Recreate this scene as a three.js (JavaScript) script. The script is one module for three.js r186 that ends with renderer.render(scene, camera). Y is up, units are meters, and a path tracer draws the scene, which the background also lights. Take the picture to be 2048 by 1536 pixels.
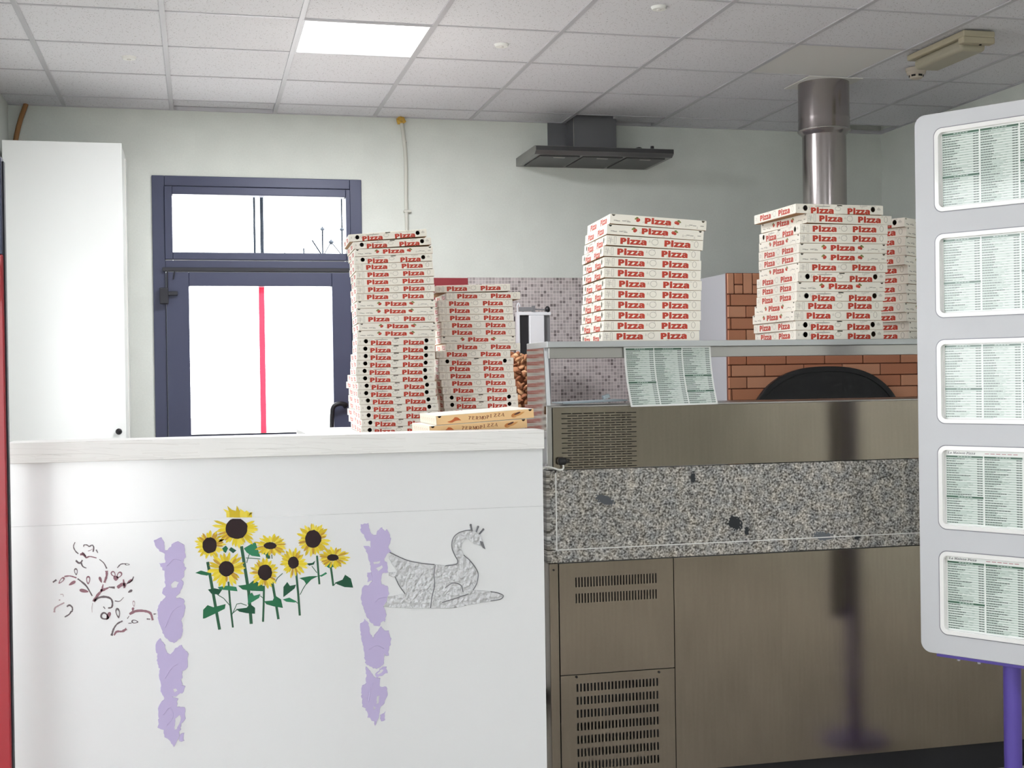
import * as THREE from 'three';
import { RoundedBoxGeometry } from 'three/addons/geometries/RoundedBoxGeometry.js';
import { mergeGeometries } from 'three/addons/utils/BufferGeometryUtils.js';
import { RectAreaLightUniformsLib } from 'three/addons/lights/RectAreaLightUniformsLib.js';
import { ImprovedNoise } from 'three/addons/math/ImprovedNoise.js';

// ---------------------------------------------------------------- camera, sky, exposure
const F = 2563.9, CY = 1.5;
const camera = new THREE.PerspectiveCamera(2 * Math.atan(768 / F) * 180 / Math.PI, 4 / 3, 0.05, 200);
camera.position.set(0, CY, 0);
camera.rotation.set(-0.005798, -0.239558, -0.014618, 'YXZ');
camera.updateMatrixWorld(true);
const scene = new THREE.Scene();
scene.background = new THREE.Color(0.93, 0.97, 1.0);       // bright overcast daylight
scene.backgroundIntensity = 10;
const renderer = new THREE.WebGLRenderer({ antialias: true });
renderer.toneMapping = THREE.LinearToneMapping;
renderer.toneMappingExposure = 0.95;
renderer.shadowMap.enabled = true;
RectAreaLightUniformsLib.init();

// ---------------------------------------------------------------- helpers
let seed = 20240611;
const rnd = () => { seed |= 0; seed = seed + 0x6D2B79F5 | 0; let t = Math.imul(seed ^ seed >>> 15, 1 | seed); t = t + Math.imul(t ^ t >>> 7, 61 | t) ^ t; return ((t ^ t >>> 14) >>> 0) / 4294967296; };
const rr = (a, b) => a + (b - a) * rnd();
const R = (d) => d * Math.PI / 180;
const noise = new ImprovedNoise();
const V3 = (x, y, z) => new THREE.Vector3(x, y, z);
const dirOf = (px, py) => V3((px - 1024) / F, -(py - 768) / F, -1).applyQuaternion(camera.quaternion);
function onZ(px, py, z) { const d = dirOf(px, py), t = -z / d.z; return V3(d.x * t, CY + d.y * t, -z); }      // point on the upright plane at that depth
function onY(px, py, y) { const d = dirOf(px, py), t = (y - CY) / d.y; return V3(d.x * t, y, d.z * t); }        // point on the level plane at that height
const inv = camera.quaternion.clone().invert();
function pix(v) { const c = v.clone().sub(camera.position).applyQuaternion(inv); return [1024 + F * c.x / -c.z, 768 - F * c.y / -c.z]; }
function xAt(px, y, z) { let py = 700, p; for (let k = 0; k < 5; k++) { p = onZ(px, py, z); py = pix(V3(p.x, y, -z))[1]; } return p.x; }

const taken = new Map();
function numbered(name) { const n = taken.get(name) || 0; taken.set(name, n + 1); return n ? name + '_' + String(n).padStart(3, '0') : name; }
function shade(o) { o.traverse((m) => { if (m.isMesh) { m.castShadow = true; m.receiveShadow = true; } }); return o; }
function thing(name, label, category, pos = [0, 0, 0], turn = 0, group) {
  const o = new THREE.Group(); o.name = numbered(name); o.position.set(...pos); o.rotation.y = turn;
  o.userData = { label, category }; if (group) o.userData.group = group;
  scene.add(o); return o;
}
function part(name, geo, mat, parent) {
  const m = new THREE.Mesh(geo, mat); m.name = name; m.castShadow = m.receiveShadow = true; parent.add(m); return m;
}
function single(name, geo, mat, label, category, group) {
  const m = part(numbered(name), geo, mat, scene); m.userData = { label, category }; if (group) m.userData.group = group; return m;
}
function struct(name, label, category) { const g = new THREE.Group(); g.name = name; g.userData = { kind: 'structure', label, category }; scene.add(g); return g; }
function structMesh(name, geo, mat, label, category) { const m = part(name, geo, mat, scene); m.userData = { kind: 'structure', label, category }; return m; }
// box between two corners; texture coordinates in metres
function metreUV(g) {
  const p = g.attributes.position, n = g.attributes.normal, uv = g.attributes.uv;
  for (let i = 0; i < p.count; i++) {
    const ax = Math.abs(n.getX(i)), ay = Math.abs(n.getY(i)), az = Math.abs(n.getZ(i));
    if (ax >= ay && ax >= az) uv.setXY(i, p.getZ(i), p.getY(i)); else if (ay >= az) uv.setXY(i, p.getX(i), p.getZ(i)); else uv.setXY(i, p.getX(i), p.getY(i));
  }
  return g;
}
function bx(x0, x1, y0, y1, z0, z1, bevel = 0) {
  const w = x1 - x0, h = y1 - y0, d = z1 - z0;
  const g = bevel ? new RoundedBoxGeometry(w, h, d, 2, Math.min(bevel, w / 2.01, h / 2.01, d / 2.01)) : new THREE.BoxGeometry(w, h, d);
  g.translate((x0 + x1) / 2, (y0 + y1) / 2, (z0 + z1) / 2);
  return metreUV(g);
}
function cyl(r0, r1, h, x, y, z, seg = 24) { const g = new THREE.CylinderGeometry(r1, r0, h, seg); g.translate(x, y + h / 2, z); return g; }
function tube(pts, r, seg = 40, rad = 8) { return new THREE.TubeGeometry(new THREE.CatmullRomCurve3(pts.map((p) => V3(...p))), seg, r, rad, false); }
function poly(pts) { const s = new THREE.Shape(); pts.forEach(([x, y], i) => i ? s.lineTo(x, y) : s.moveTo(x, y)); s.closePath(); return s; }
function hole(pts) { const s = new THREE.Path(); pts.forEach(([x, y], i) => i ? s.lineTo(x, y) : s.moveTo(x, y)); s.closePath(); return s; }
function rectPts(x0, x1, y0, y1) { return [[x0, y0], [x1, y0], [x1, y1], [x0, y1]]; }
function roundRect(x0, x1, y0, y1, r, Cl = THREE.Shape) {
  const s = new Cl(); s.moveTo(x0 + r, y0); s.lineTo(x1 - r, y0); s.absarc(x1 - r, y0 + r, r, -Math.PI / 2, 0); s.lineTo(x1, y1 - r); s.absarc(x1 - r, y1 - r, r, 0, Math.PI / 2);
  s.lineTo(x0 + r, y1); s.absarc(x0 + r, y1 - r, r, Math.PI / 2, Math.PI); s.lineTo(x0, y0 + r); s.absarc(x0 + r, y0 + r, r, Math.PI, Math.PI * 1.5); return s;
}
function ext(shape, depth, bevel = 0, curve = 6) { return new THREE.ExtrudeGeometry(shape, { depth, bevelEnabled: bevel > 0, bevelSize: bevel, bevelThickness: bevel, bevelSegments: 2, curveSegments: curve }); }

// ---------------------------------------------------------------- textures
function canvas(w, h, draw) {
  const c = document.createElement('canvas'); c.width = w; c.height = h; const x = c.getContext('2d'); draw(x, w, h);
  const t = new THREE.CanvasTexture(c); t.colorSpace = THREE.SRGBColorSpace; t.anisotropy = 8; return t;
}
function dataTex(n, fn, srgb = true, m = n) {
  const d = new Uint8Array(n * m * 4);
  for (let j = 0; j < m; j++) for (let i = 0; i < n; i++) { const c = fn(i, j); const k = (j * n + i) * 4; d[k] = c[0]; d[k + 1] = c[1]; d[k + 2] = c[2]; d[k + 3] = 255; }
  const t = new THREE.DataTexture(d, n, m); t.wrapS = t.wrapT = THREE.RepeatWrapping; t.magFilter = THREE.LinearFilter; t.minFilter = THREE.LinearMipmapLinearFilter; t.generateMipmaps = true;
  if (srgb) t.colorSpace = THREE.SRGBColorSpace; t.needsUpdate = true; return t;
}
const clamp = (v, a = 0, b = 255) => Math.max(a, Math.min(b, v));
// painted plaster: fine roller grain, faint tone patches
const plasterTex = dataTex(512, (i, j) => { const a = noise.noise(i / 64, j / 64, 1.3) * 4 + noise.noise(i / 5, j / 5, 4.1) * 3 + (rnd() - 0.5) * 4; return [clamp(244 + a), clamp(246 + a), clamp(243 + a)]; });
plasterTex.repeat.set(1, 1);
// fissured mineral-fibre ceiling tile: pin holes and worm tracks
const tileTex = canvas(1024, 1024, (x, w, h) => {
  x.fillStyle = '#eaeaec'; x.fillRect(0, 0, w, h);
  for (let k = 0; k < 9000; k++) { const v = 200 + rnd() * 45 | 0; x.fillStyle = `rgb(${v},${v},${v + 1})`; x.fillRect(rnd() * w, rnd() * h, 1 + rnd() * 2, 1 + rnd() * 2); }
  for (let k = 0; k < 900; k++) {
    const px = rnd() * w, py = rnd() * h, a = rnd() * 6.3, l = 2 + rnd() * 9; x.strokeStyle = rnd() < 0.4 ? '#76726f' : '#9b9795'; x.lineWidth = 2 + rnd() * 3;
    x.beginPath(); x.moveTo(px, py); x.lineTo(px + Math.cos(a) * l, py + Math.sin(a) * l); x.stroke();
  }
});
tileTex.wrapS = tileTex.wrapT = THREE.RepeatWrapping; tileTex.repeat.set(1 / 0.6, 1 / 0.6);
// granite: interlocking pale and dark grains, a few dark inclusions
const GX0 = 1.15, GX1 = 3.45, GY0 = 0.86, GY1 = 1.185;
const graniteTex = (() => {
  const w = 2048, h = 320, d = new Uint8Array(w * h * 4), sx = (GX1 - GX0) / w, sy = (GY1 - GY0) / h;
  const spots = [[1210, 1000, 20, 8, 0.35, 84], [1386, 955, 5, 11, 0, 40], [1470, 1046, 16, 13, 0.7, 34], [1494, 1062, 5, 8, 0, 34], [1714, 1075, 6, 4, 0, 40], [1645, 1072, 22, 8, 0.1, 104]].map(([px, py, a, b, t, v]) => { const p = onZ(px, py, 4.2); return [p.x, p.y, a * 0.00178, b * 0.00178, t, v]; });
  for (let j = 0; j < h; j++) for (let i = 0; i < w; i++) {
    const X = GX0 + (i + 0.5) * sx, Y = GY0 + (j + 0.5) * sy;
    const n1 = noise.noise(X * 135, Y * 135, 0.7), n2 = noise.noise(X * 260, Y * 260, 5.2), n3 = noise.noise(X * 28, Y * 28, 9.1), n4 = noise.noise(X * 150 + 40, Y * 150, 3.3);
    let v = 152 + n3 * 22 + n1 * 62 + n2 * 34; if (n4 > 0.22) v -= 62; if (n4 < -0.3) v += 34; v += (rnd() - 0.5) * 20;
    let warm = 4 + n3 * 5;
    for (const [cx, cy, a, b, t, q] of spots) {
      const dx = X - cx, dy = Y - cy, u = dx * Math.cos(t) - dy * Math.sin(t), s = dx * Math.sin(t) + dy * Math.cos(t);
      if ((u / a) ** 2 + (s / b) ** 2 < 1 + noise.noise(X * 160, Y * 160, 2) * 0.9) { v = q + (rnd() - 0.5) * 8; warm = -4; }
    }
    const k = (j * w + i) * 4; d[k] = clamp(v + warm, 28, 228); d[k + 1] = clamp(v, 28, 226); d[k + 2] = clamp(v - warm * 1.4, 30, 222); d[k + 3] = 255;
  }
  const t = new THREE.DataTexture(d, w, h); t.magFilter = THREE.LinearFilter; t.colorSpace = THREE.SRGBColorSpace; t.needsUpdate = true; return t;
})();
function graniteUV(g) { const p = g.attributes.position, uv = g.attributes.uv; for (let i = 0; i < p.count; i++) uv.setXY(i, (p.getX(i) + p.getZ(i) * 0.37 + 0.37 * 4.2 - GX0) / (GX1 - GX0), (p.getY(i) - GY0) / (GY1 - GY0)); return g; }
// small glass mosaic, too fine to build piece by piece
const mosaicTex = canvas(1024, 1024, (x, w) => {
  x.fillStyle = '#d9cfcd'; x.fillRect(0, 0, w, w); const n = 48, s = w / n;
  for (let j = 0; j < n; j++) for (let i = 0; i < n; i++) {
    const q = rnd(); let v = 176 + rr(-10, 14); if (q < 0.14) v = rr(112, 136); else if (q < 0.36) v = rr(146, 166);
    x.fillStyle = `rgb(${v + 4 | 0},${v - 5 | 0},${v - 6 | 0})`; x.fillRect(i * s + 1.8, j * s + 1.8, s - 3.6, s - 3.6);
  }
});
mosaicTex.wrapS = mosaicTex.wrapT = THREE.RepeatWrapping; mosaicTex.repeat.set(1, 1);
const mosaicBump = canvas(1024, 1024, (x, w) => { x.fillStyle = '#000'; x.fillRect(0, 0, w, w); const s = w / 48; x.fillStyle = '#fff'; for (let j = 0; j < 48; j++) for (let i = 0; i < 48; i++) x.fillRect(i * s + 2, j * s + 2, s - 4, s - 4); });
mosaicBump.colorSpace = THREE.NoColorSpace; mosaicBump.wrapS = mosaicBump.wrapT = THREE.RepeatWrapping;
// fine vertical brushing of stainless sheet
const brushTex = dataTex(512, (i, j) => { const v = 128 + noise.noise(i / 1.7, j / 90, 2.2) * 60 + (rnd() - 0.5) * 30; return [v, v, v].map((a) => clamp(a)); }, false);
brushTex.repeat.set(3, 3);
const steelTex = dataTex(256, (i, j) => { const v = 226 + noise.noise(i / 40, j / 60, 3) * 10 + noise.noise(i / 2, j / 40, 8) * 5 + (rnd() - 0.5) * 4; return [clamp(v), clamp(v - 3), clamp(v - 8)]; });
// bleached wood grain on the counter's top edge
const whiteWoodTex = canvas(1024, 256, (x, w, h) => {
  x.fillStyle = '#f1efec'; x.fillRect(0, 0, w, h);
  for (let k = 0; k < 150; k++) { const y = rnd() * h, a = rr(0.03, 0.16), l = rr(60, 420), x0 = rnd() * w; x.strokeStyle = `rgba(120,112,104,${a})`; x.lineWidth = rr(0.6, 2); x.beginPath(); x.moveTo(x0, y); x.bezierCurveTo(x0 + l * 0.3, y + rr(-5, 5), x0 + l * 0.6, y + rr(-8, 8), x0 + l, y + rr(2, 14)); x.stroke(); }
});
whiteWoodTex.wrapS = whiteWoodTex.wrapT = THREE.RepeatWrapping; whiteWoodTex.repeat.set(1.6, 6);
const foilBump = dataTex(256, (i, j) => { const v = 128 + 80 * Math.abs(noise.noise(i / 26, j / 26, 1)) + 70 * noise.noise(i / 9, j / 12, 4) + 25 * noise.noise(i / 4, j / 4, 7); return [clamp(v), clamp(v), clamp(v)]; }, false);
foilBump.repeat.set(3.2, 3.2);
const brickTex = dataTex(128, (i, j) => { const v = noise.noise(i / 14, j / 14, 2) * 14 + noise.noise(i / 4, j / 4, 5) * 7 + (rnd() - 0.5) * 8; return [clamp(236 + v), clamp(232 + v), clamp(228 + v)]; });
brickTex.repeat.set(5, 5);
const floorTex = canvas(512, 512, (x, w) => { x.fillStyle = '#b6b1aa'; x.fillRect(0, 0, w, w); for (let k = 0; k < 4000; k++) { const v = 160 + rnd() * 45 | 0; x.fillStyle = `rgb(${v + 4},${v},${v - 6})`; x.fillRect(rnd() * w, rnd() * w, 3, 3); } x.strokeStyle = '#8f8678'; x.lineWidth = 6; x.strokeRect(0, 0, w, w); });
floorTex.wrapS = floorTex.wrapT = THREE.RepeatWrapping; floorTex.repeat.set(2.5, 2.5);

// ---------------------------------------------------------------- materials
const std = (color, roughness = 0.6, metalness = 0, extra = {}) => new THREE.MeshStandardMaterial({ color, roughness, metalness, ...extra });
const phy = (o) => new THREE.MeshPhysicalMaterial(o);
const M = {
  wall: std('#dfe1dd', 0.75, 0, { map: plasterTex }),
  tile: std('#f1f0f2', 0.9, 0, { map: tileTex }),
  smoothTile: std('#dcdad6', 0.7),
  tbar: std('#bdbcc0', 0.45, 0.1),
  slab: std('#77746f', 0.9),
  floor: std('#ffffff', 0.5, 0, { map: floorTex }),
  outdoor: std('#e6e3dd', 0.9),
  frame: std('#3c4058', 0.42, 0.15),
  gasket: std('#23242c', 0.6),
  pane: phy({ color: '#ffffff', transmission: 1, roughness: 0, thickness: 0, ior: 1.45, side: THREE.DoubleSide }),
  redTape: phy({ color: '#f46a84', transmission: 0.6, roughness: 0.9, thickness: 0, side: THREE.DoubleSide }),
  iron: std('#39424f', 0.5, 0.6),
  white: phy({ color: '#ebebec', roughness: 0.3, clearcoat: 1, clearcoatRoughness: 0.14 }),
  cabinet: phy({ color: '#e9ebea', roughness: 0.3, clearcoat: 1, clearcoatRoughness: 0.18 }),
  whiteWood: std('#ffffff', 0.5, 0, { map: whiteWoodTex }),
  lavender: std('#c3b6dc', 0.7),
  mauve: std('#9a727c', 0.8), mauveDark: std('#756a6e', 0.8), mauvePale: std('#b9a3a8', 0.8),
  foil: std('#d4d4d6', 0.42, 0.25, { bumpMap: foilBump, bumpScale: 0.014 }), foilEdge: std('#77777b', 0.5, 0.5),
  petal: [std('#e8cf2e', 0.75), std('#d9bc2c', 0.75), std('#f0da4e', 0.75)], petalWarm: std('#c79a34', 0.75), disc: std('#2e2022', 0.9),
  leaf: [std('#1d6b45', 0.7), std('#155238', 0.7), std('#2a8059', 0.7)], stem: std('#2c5f43', 0.7),
  steel: phy({ color: '#aaa196', roughness: 0.17, metalness: 1, map: steelTex, roughnessMap: null, bumpMap: brushTex, bumpScale: 0.00002 }),
  steelMirror: std('#b4b3b3', 0.06, 1), steelSmooth: std('#b3b0ad', 0.28, 1), flue: std('#aaa3a2', 0.2, 1), shelf: std('#bdbfc0', 0.35, 0.75),
  galvanised: std('#6c6d6d', 0.7), dark: std('#131314', 0.8), black: std('#16161a', 0.45), granite: std('#ffffff', 0.32, 0, { map: graniteTex }), joint: std('#e8e8e4', 0.5),
  mosaic: std('#ffffff', 0.4, 0, { map: mosaicTex, bumpMap: mosaicBump, bumpScale: 0.001 }),
  redPanel: std('#8e2b33', 0.5),
  brick: ['#d0916f', '#c98866', '#d89c7b', '#c4805f'].map((c) => std(c, 0.38, 0, { map: brickTex })), mortar: std('#6a3e2e', 0.9), plaster: std('#a3a3a7', 0.7),
  ovenBlack: std('#222225', 0.4, 0.3),
  kraft: std('#a9835c', 0.9), card: std('#efe8db', 0.75),
  boardGrey: std('#cdcdd0', 0.5, 0.1), boardTrim: std('#86858c', 0.4, 0.3), holder: phy({ color: '#f6f4f2', roughness: 0.25, clearcoat: 0.6 }), purple: std('#5a49a0', 0.4), screw: std('#cfcfd4', 0.3, 0.8),
  hoodSteel: std('#8a8886', 0.3, 0.9), hoodDark: std('#4b4b4c', 0.4, 0.7), filter: std('#5c5b5b', 0.5, 0.8), duct: std('#737377', 0.45, 0.4),
  conduit: std('#c9c8be', 0.5), foam: std('#c9a24a', 0.9), cableTan: std('#9a6f48', 0.8),
  cream: std('#ada48d', 0.5), creamClear: phy({ color: '#b9b29d', roughness: 0.35, transmission: 0.25, thickness: 0 }), detector: std('#bdb3a5', 0.5),
  red: std('#a81f2c', 0.35), chrome: std('#d8d8da', 0.15, 1), plug: std('#1d1d1f', 0.45), cable: std('#ecebe6', 0.5),
  diffuser: std('#ffffff', 0.6, 0, { emissive: '#ffffff', emissiveIntensity: 2.2 }),
  steelWhite: std('#dfe0e4', 0.3, 0.2), greyPlastic: std('#77777a', 0.5), blueLid: std('#a9b6bd', 0.45), chips: ['#b98a63', '#8f5a3c', '#cfa780', '#a36f4d'].map((c) => std(c, 0.75)), bag: phy({ color: '#ffffff', transmission: 1, roughness: 0.12, thickness: 0, side: THREE.DoubleSide }),
};

// ---------------------------------------------------------------- room shell
const CEIL = 3.104, ZB = -7.84, ZF = 3.0, XR = 4.51, XL = -1.04, XLF = -2.6;
const SW0 = -4.3, SW1 = -2.2;
const doorX0 = -0.252, doorX1 = 0.983, doorTop = 2.715;
{
  // back wall with the doorway cut out
  const s = poly([[XL - 0.3, 0], [doorX0, 0], [doorX0, doorTop], [doorX1, doorTop], [doorX1, 0], [XR + 0.3, 0], [XR + 0.3, CEIL + 0.5], [XL - 0.3, CEIL + 0.5]]);
  const g = ext(s, 0.28); g.translate(0, 0, ZB - 0.28); structMesh('wall_back', g, M.wall, 'pale grey green painted back wall behind the counters', 'wall');
  structMesh('wall_right', bx(XR, XR + 0.28, 0, CEIL + 0.5, ZB, ZF + 0.3), M.wall, 'pale grey green wall to the right of the oven', 'wall');
  const wl = struct('wall_left', 'pale wall on the left with a recess', 'wall');
  part('wall_section', bx(XL - 0.25, XL, 0, CEIL + 0.5, ZB, -4.7), M.wall, wl);
  part('wall_section', bx(XLF, XL - 0.25, 0, CEIL + 0.5, -4.95, -4.7), M.wall, wl);
  const sw = poly(rectPts(-4.95, ZF + 0.3, 0, CEIL + 0.5)); sw.holes.push(hole(rectPts(SW0, SW1, 0.85, 2.9)));
  part('wall_section', metreUV(ext(sw, 0.25).rotateY(-Math.PI / 2).translate(XLF, 0, 0)), M.wall, wl);
  const w2 = struct('window_2', 'wide side window in a dark frame', 'window');
  for (const z of [SW0, (SW0 + SW1) / 2 - 0.03, SW1 - 0.06]) part('frame_post', bx(XLF - 0.16, XLF - 0.08, 0.85, 2.9, z, z + 0.06), M.frame, w2);
  for (const y of [0.85, 2.84]) part('frame_rail', bx(XLF - 0.155, XLF - 0.085, y, y + 0.06, SW0 + 0.06, SW1 - 0.06), M.frame, w2);
  for (const [a, b] of [[SW0 + 0.06, (SW0 + SW1) / 2 - 0.03], [(SW0 + SW1) / 2 + 0.03, SW1 - 0.06]]) part('pane', bx(XLF - 0.122, XLF - 0.12, 0.91, 2.84, a, b), M.pane, w2);
  // street side: full-height shop window and entrance behind the viewer
  const f = poly(rectPts(XLF - 0.25, XR + 0.28, 0, CEIL + 0.5)); f.holes.push(hole(rectPts(-2.35, -0.3, 0.06, 2.95)));
  const gf = ext(f, 0.25); gf.translate(0, 0, ZF); structMesh('wall_front', gf, M.wall, 'street side wall with the shop window', 'wall');
  structMesh('floor', bx(XLF - 0.25, XR + 0.28, -0.2, 0, ZB - 0.28, ZF + 0.25), M.floor, 'speckled beige tiled floor', 'floor');
  structMesh('ground', bx(-40, 40, -0.3, -0.2, -60, 40), M.outdoor, 'pale sunlit paving outside', 'ground');
  const w = struct('window_1', 'full height glazed shopfront in a dark frame', 'window');
  for (const x of [-2.35, -1.35, -0.36]) part('frame_post', bx(x, x + 0.06, 0.06, 2.95, ZF + 0.08, ZF + 0.16), M.frame, w);
  for (const y of [0.06, 2.89]) part('frame_rail', bx(-2.29, -0.36, y, y + 0.06, ZF + 0.085, ZF + 0.155), M.frame, w);
  for (const [a, b] of [[-2.29, -1.35], [-1.29, -0.36]]) part('pane', bx(a, b, 0.12, 2.89, ZF + 0.118, ZF + 0.12), M.pane, w);
}
// suspended ceiling: every tile, runner and tee
const LED = 72;
const PANELS = [[2, 1, 'bright square LED panel in the ceiling above the pizza boxes'], [6, -9, 'bright square LED panel over the front right of the shop']];
const colX = (k) => -0.7306 + 0.6 * k, rowZ = (r) => -(5.1607 + 0.6 * r);
{
  const c = struct('ceiling', 'suspended ceiling of fissured white tiles in a grey metal grid', 'ceiling');
  part('roof_slab', bx(XLF - 0.25, XR + 0.28, CEIL + 0.35, CEIL + 0.5, ZB - 0.28, ZF + 0.25), M.slab, c);
  const cols = []; for (let k = -4; k <= 9; k++) cols.push(k);
  const rows = []; for (let r = -14; r <= 4; r++) rows.push(r);
  const cache = new Map();
  const tileGeo = (w, d) => { const key = w.toFixed(3) + d.toFixed(3); if (!cache.has(key)) cache.set(key, bx(-w / 2, w / 2, 0, 0.015, -d / 2, d / 2)); return cache.get(key); };
  for (const k of cols) for (const r of rows) {
    const x0 = Math.max(colX(k), XLF), x1 = Math.min(colX(k + 1), XR), z1 = Math.min(rowZ(r), ZF), z0 = Math.max(rowZ(r + 1), ZB);
    if (x1 - x0 < 0.03 || z1 - z0 < 0.03) continue;
    if (x1 <= XL && z1 <= -4.7) continue;
    if (PANELS.some(([a, b]) => a === k && b === r)) continue;   // light panels
    if (k === 8 && r === 4) continue;                        // missing piece by the flue
    if (k === 5 && r === 4) continue;                        // cut away round the hood duct
    let zz0 = z0;
    const smooth = k === 6 && r === 1;
    const m = part('ceiling_tile', tileGeo(x1 - x0 - 0.004, z1 - zz0 - 0.004), smooth ? M.smoothTile : M.tile, c);
    m.position.set((x0 + x1) / 2, CEIL + (k === 1 && r === 4 ? 0.022 : 0.003), (z1 + zz0) / 2);
    if (k === 7 && r === 3) m.rotation.z = 0.006;
  }
  // the cut tile either side of the hood duct
  part('ceiling_tile', bx(2.87 - 0.32, 2.87, CEIL + 0.003, CEIL + 0.018, ZB + 0.1, rowZ(4)), M.tile, c);
  for (const k of cols) { const x = colX(k); if (x < XLF || x > XR) continue; const z0 = x < XL ? -4.7 : ZB; part('main_runner', bx(x - 0.012, x + 0.012, CEIL - 0.003, CEIL + 0.03, z0, ZF, 0.0015), M.tbar, c); }
  for (const r of rows) for (const k of cols) {
    const z = rowZ(r); if (z > ZF || z < ZB) continue; const x0 = Math.max(colX(k) + 0.012, XLF), x1 = Math.min(colX(k + 1) - 0.012, XR); if (x1 - x0 < 0.03) continue; if (x1 < XL + 0.05 && z < -4.7) continue;
    part('cross_tee', bx(x0, x1, CEIL - 0.001, CEIL + 0.025, z - 0.006, z + 0.006), M.tbar, c);
  }
  const t0 = XLF, t1 = XR;
  part('wall_angle', bx(XL, t1, CEIL - 0.002, CEIL + 0.02, ZB, ZB + 0.018), M.tbar, c);
  part('wall_angle', bx(t1 - 0.018, t1, CEIL - 0.002, CEIL + 0.02, ZB, ZF), M.tbar, c);
}
// light panels set flush in the grid
for (const [k, r, lab] of PANELS) {
  const x = colX(k) + 0.3, z = (rowZ(r) + rowZ(r + 1)) / 2;
  const g = thing('ceiling_light', lab, 'light', [x, CEIL - 0.004, z], 0, 'LED ceiling panels');
  part('frame', mergeGeometries([bx(-0.296, 0.296, 0, 0.02, 0.282, 0.296), bx(-0.296, 0.296, 0, 0.02, -0.296, -0.282), bx(-0.296, -0.282, 0, 0.02, -0.282, 0.282), bx(0.282, 0.296, 0, 0.02, -0.282, 0.282)]), M.tbar, g);
  part('diffuser', bx(-0.282, 0.282, 0.004, 0.012, -0.282, 0.282), M.diffuser, g);
  const l = new THREE.RectAreaLight('#fbfcff', LED, 0.56, 0.56); l.position.set(x, CEIL - 0.012, z); l.lookAt(x, 0, z); scene.add(l);
}
// small round caps on tiles
for (const [px, py, lab] of [[258, 115, 'small white round cap on ceiling tile above the tall cabinet'], [1003, 90, 'small white round cap on tile beside the light panel'], [1318, 15, 'small white round cap on tile right of the light panel row']]) {
  const p = onY(px, py, CEIL);
  const g = thing('ceiling_rosette', lab, 'cap', [p.x, CEIL - 0.009, p.z], 0, 'round caps on the ceiling');
  part('disc', cyl(0.03, 0.036, 0.012, 0, 0, 0, 28), M.joint, g); part('centre', cyl(0.009, 0.011, 0.005, 0, -0.004, 0, 16), M.smoothTile, g);
}

// ---------------------------------------------------------------- back door
{
  const d = struct('door_1', 'dark blue grey metal door with glass and a transom window', 'door');
  const zf = ZB - 0.07, z0 = zf, z1 = ZB + 0.015;
  const fr = (n, a, b, y0, y1, za = z0, zb = z1, m = M.frame) => part(n, bx(a, b, y0, y1, za, zb, 0.004), m, d);
  fr('frame_jamb', doorX0, doorX0 + 0.072, 0, doorTop); fr('frame_jamb', doorX1 - 0.072, doorX1, 0, doorTop); fr('frame_head', doorX0 + 0.072, doorX1 - 0.072, doorTop - 0.06, doorTop);
  fr('frame_transom', doorX0 + 0.072, doorX1 - 0.072, 2.15, 2.215);
  // transom sash
  fr('sash_stile', doorX0 + 0.071, -0.137, 2.22, 2.652, z0 + 0.01, z1 + 0.012); fr('sash_stile', 0.885, doorX1 - 0.071, 2.22, 2.652, z0 + 0.01, z1 + 0.012);
  fr('sash_rail', -0.137, 0.885, 2.605, 2.652, z0 + 0.01, z1 + 0.012); fr('sash_rail', -0.137, 0.885, 2.22, 2.263, z0 + 0.01, z1 + 0.012);
  part('transom_pane', bx(-0.139, 0.886, 2.26, 2.607, zf + 0.03, zf + 0.032), M.pane, d);
  // leaf
  const lx0 = -0.178, lx1 = 0.908, leaf = new THREE.Group(); leaf.name = 'door_leaf'; d.add(leaf);
  const lf = (n, a, b, y0, y1) => part(n, bx(a, b, y0, y1, z0 + 0.005, z1 + 0.02, 0.004), M.frame, leaf);
  lf('stile', lx0, -0.048, 0.01, 2.145); lf('stile', 0.793, lx1, 0.01, 2.145); lf('top_rail', -0.048, 0.793, 2.063, 2.145); lf('lock_rail', -0.048, 0.793, 1.08, 1.178); lf('bottom_panel', -0.048, 0.793, 0.01, 1.08);
  part('bead', bx(-0.048, 0.793, 1.178, 1.184, z1 - 0.01, z1 + 0.018), M.gasket, leaf);
  part('pane', bx(-0.05, 0.795, 1.17, 2.066, zf + 0.035, zf + 0.037), M.pane, leaf);
  part('red_stripe', bx(0.358, 0.393, 1.18, 2.062, zf + 0.04, zf + 0.0405), M.redTape, leaf);
  const h = part('pull_handle', tube([[0.86, 1.335, z1 + 0.02], [0.86, 1.345, z1 + 0.06], [0.82, 1.352, z1 + 0.075], [0.785, 1.335, z1 + 0.078], [0.775, 1.28, z1 + 0.078], [0.775, 1.12, z1 + 0.078], [0.785, 1.06, z1 + 0.075], [0.86, 1.05, z1 + 0.06], [0.86, 1.05, z1 + 0.02]], 0.014, 60, 10), M.black, leaf);
  part('closer_rail', bx(lx0 - 0.02, 0.9, 2.148, 2.172, z1, z1 + 0.028, 0.004), M.gasket, d);
  part('closer_block', bx(-0.215, -0.165, 1.955, 2.05, z1 + 0.018, z1 + 0.06, 0.006), M.gasket, d); part('closer_arm', bx(-0.17, -0.112, 2.005, 2.03, z1 + 0.018, z1 + 0.05, 0.005), M.gasket, d);
  part('closer_rod', tube([[-0.17, 2.03, z1 + 0.03], [-0.17, 2.15, z1 + 0.03]], 0.004, 4, 6), M.gasket, d); part('closer_rod', tube([[-0.135, 2.1, z1 + 0.03], [-0.128, 2.15, z1 + 0.03]], 0.004, 4, 6), M.gasket, d);
}
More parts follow.
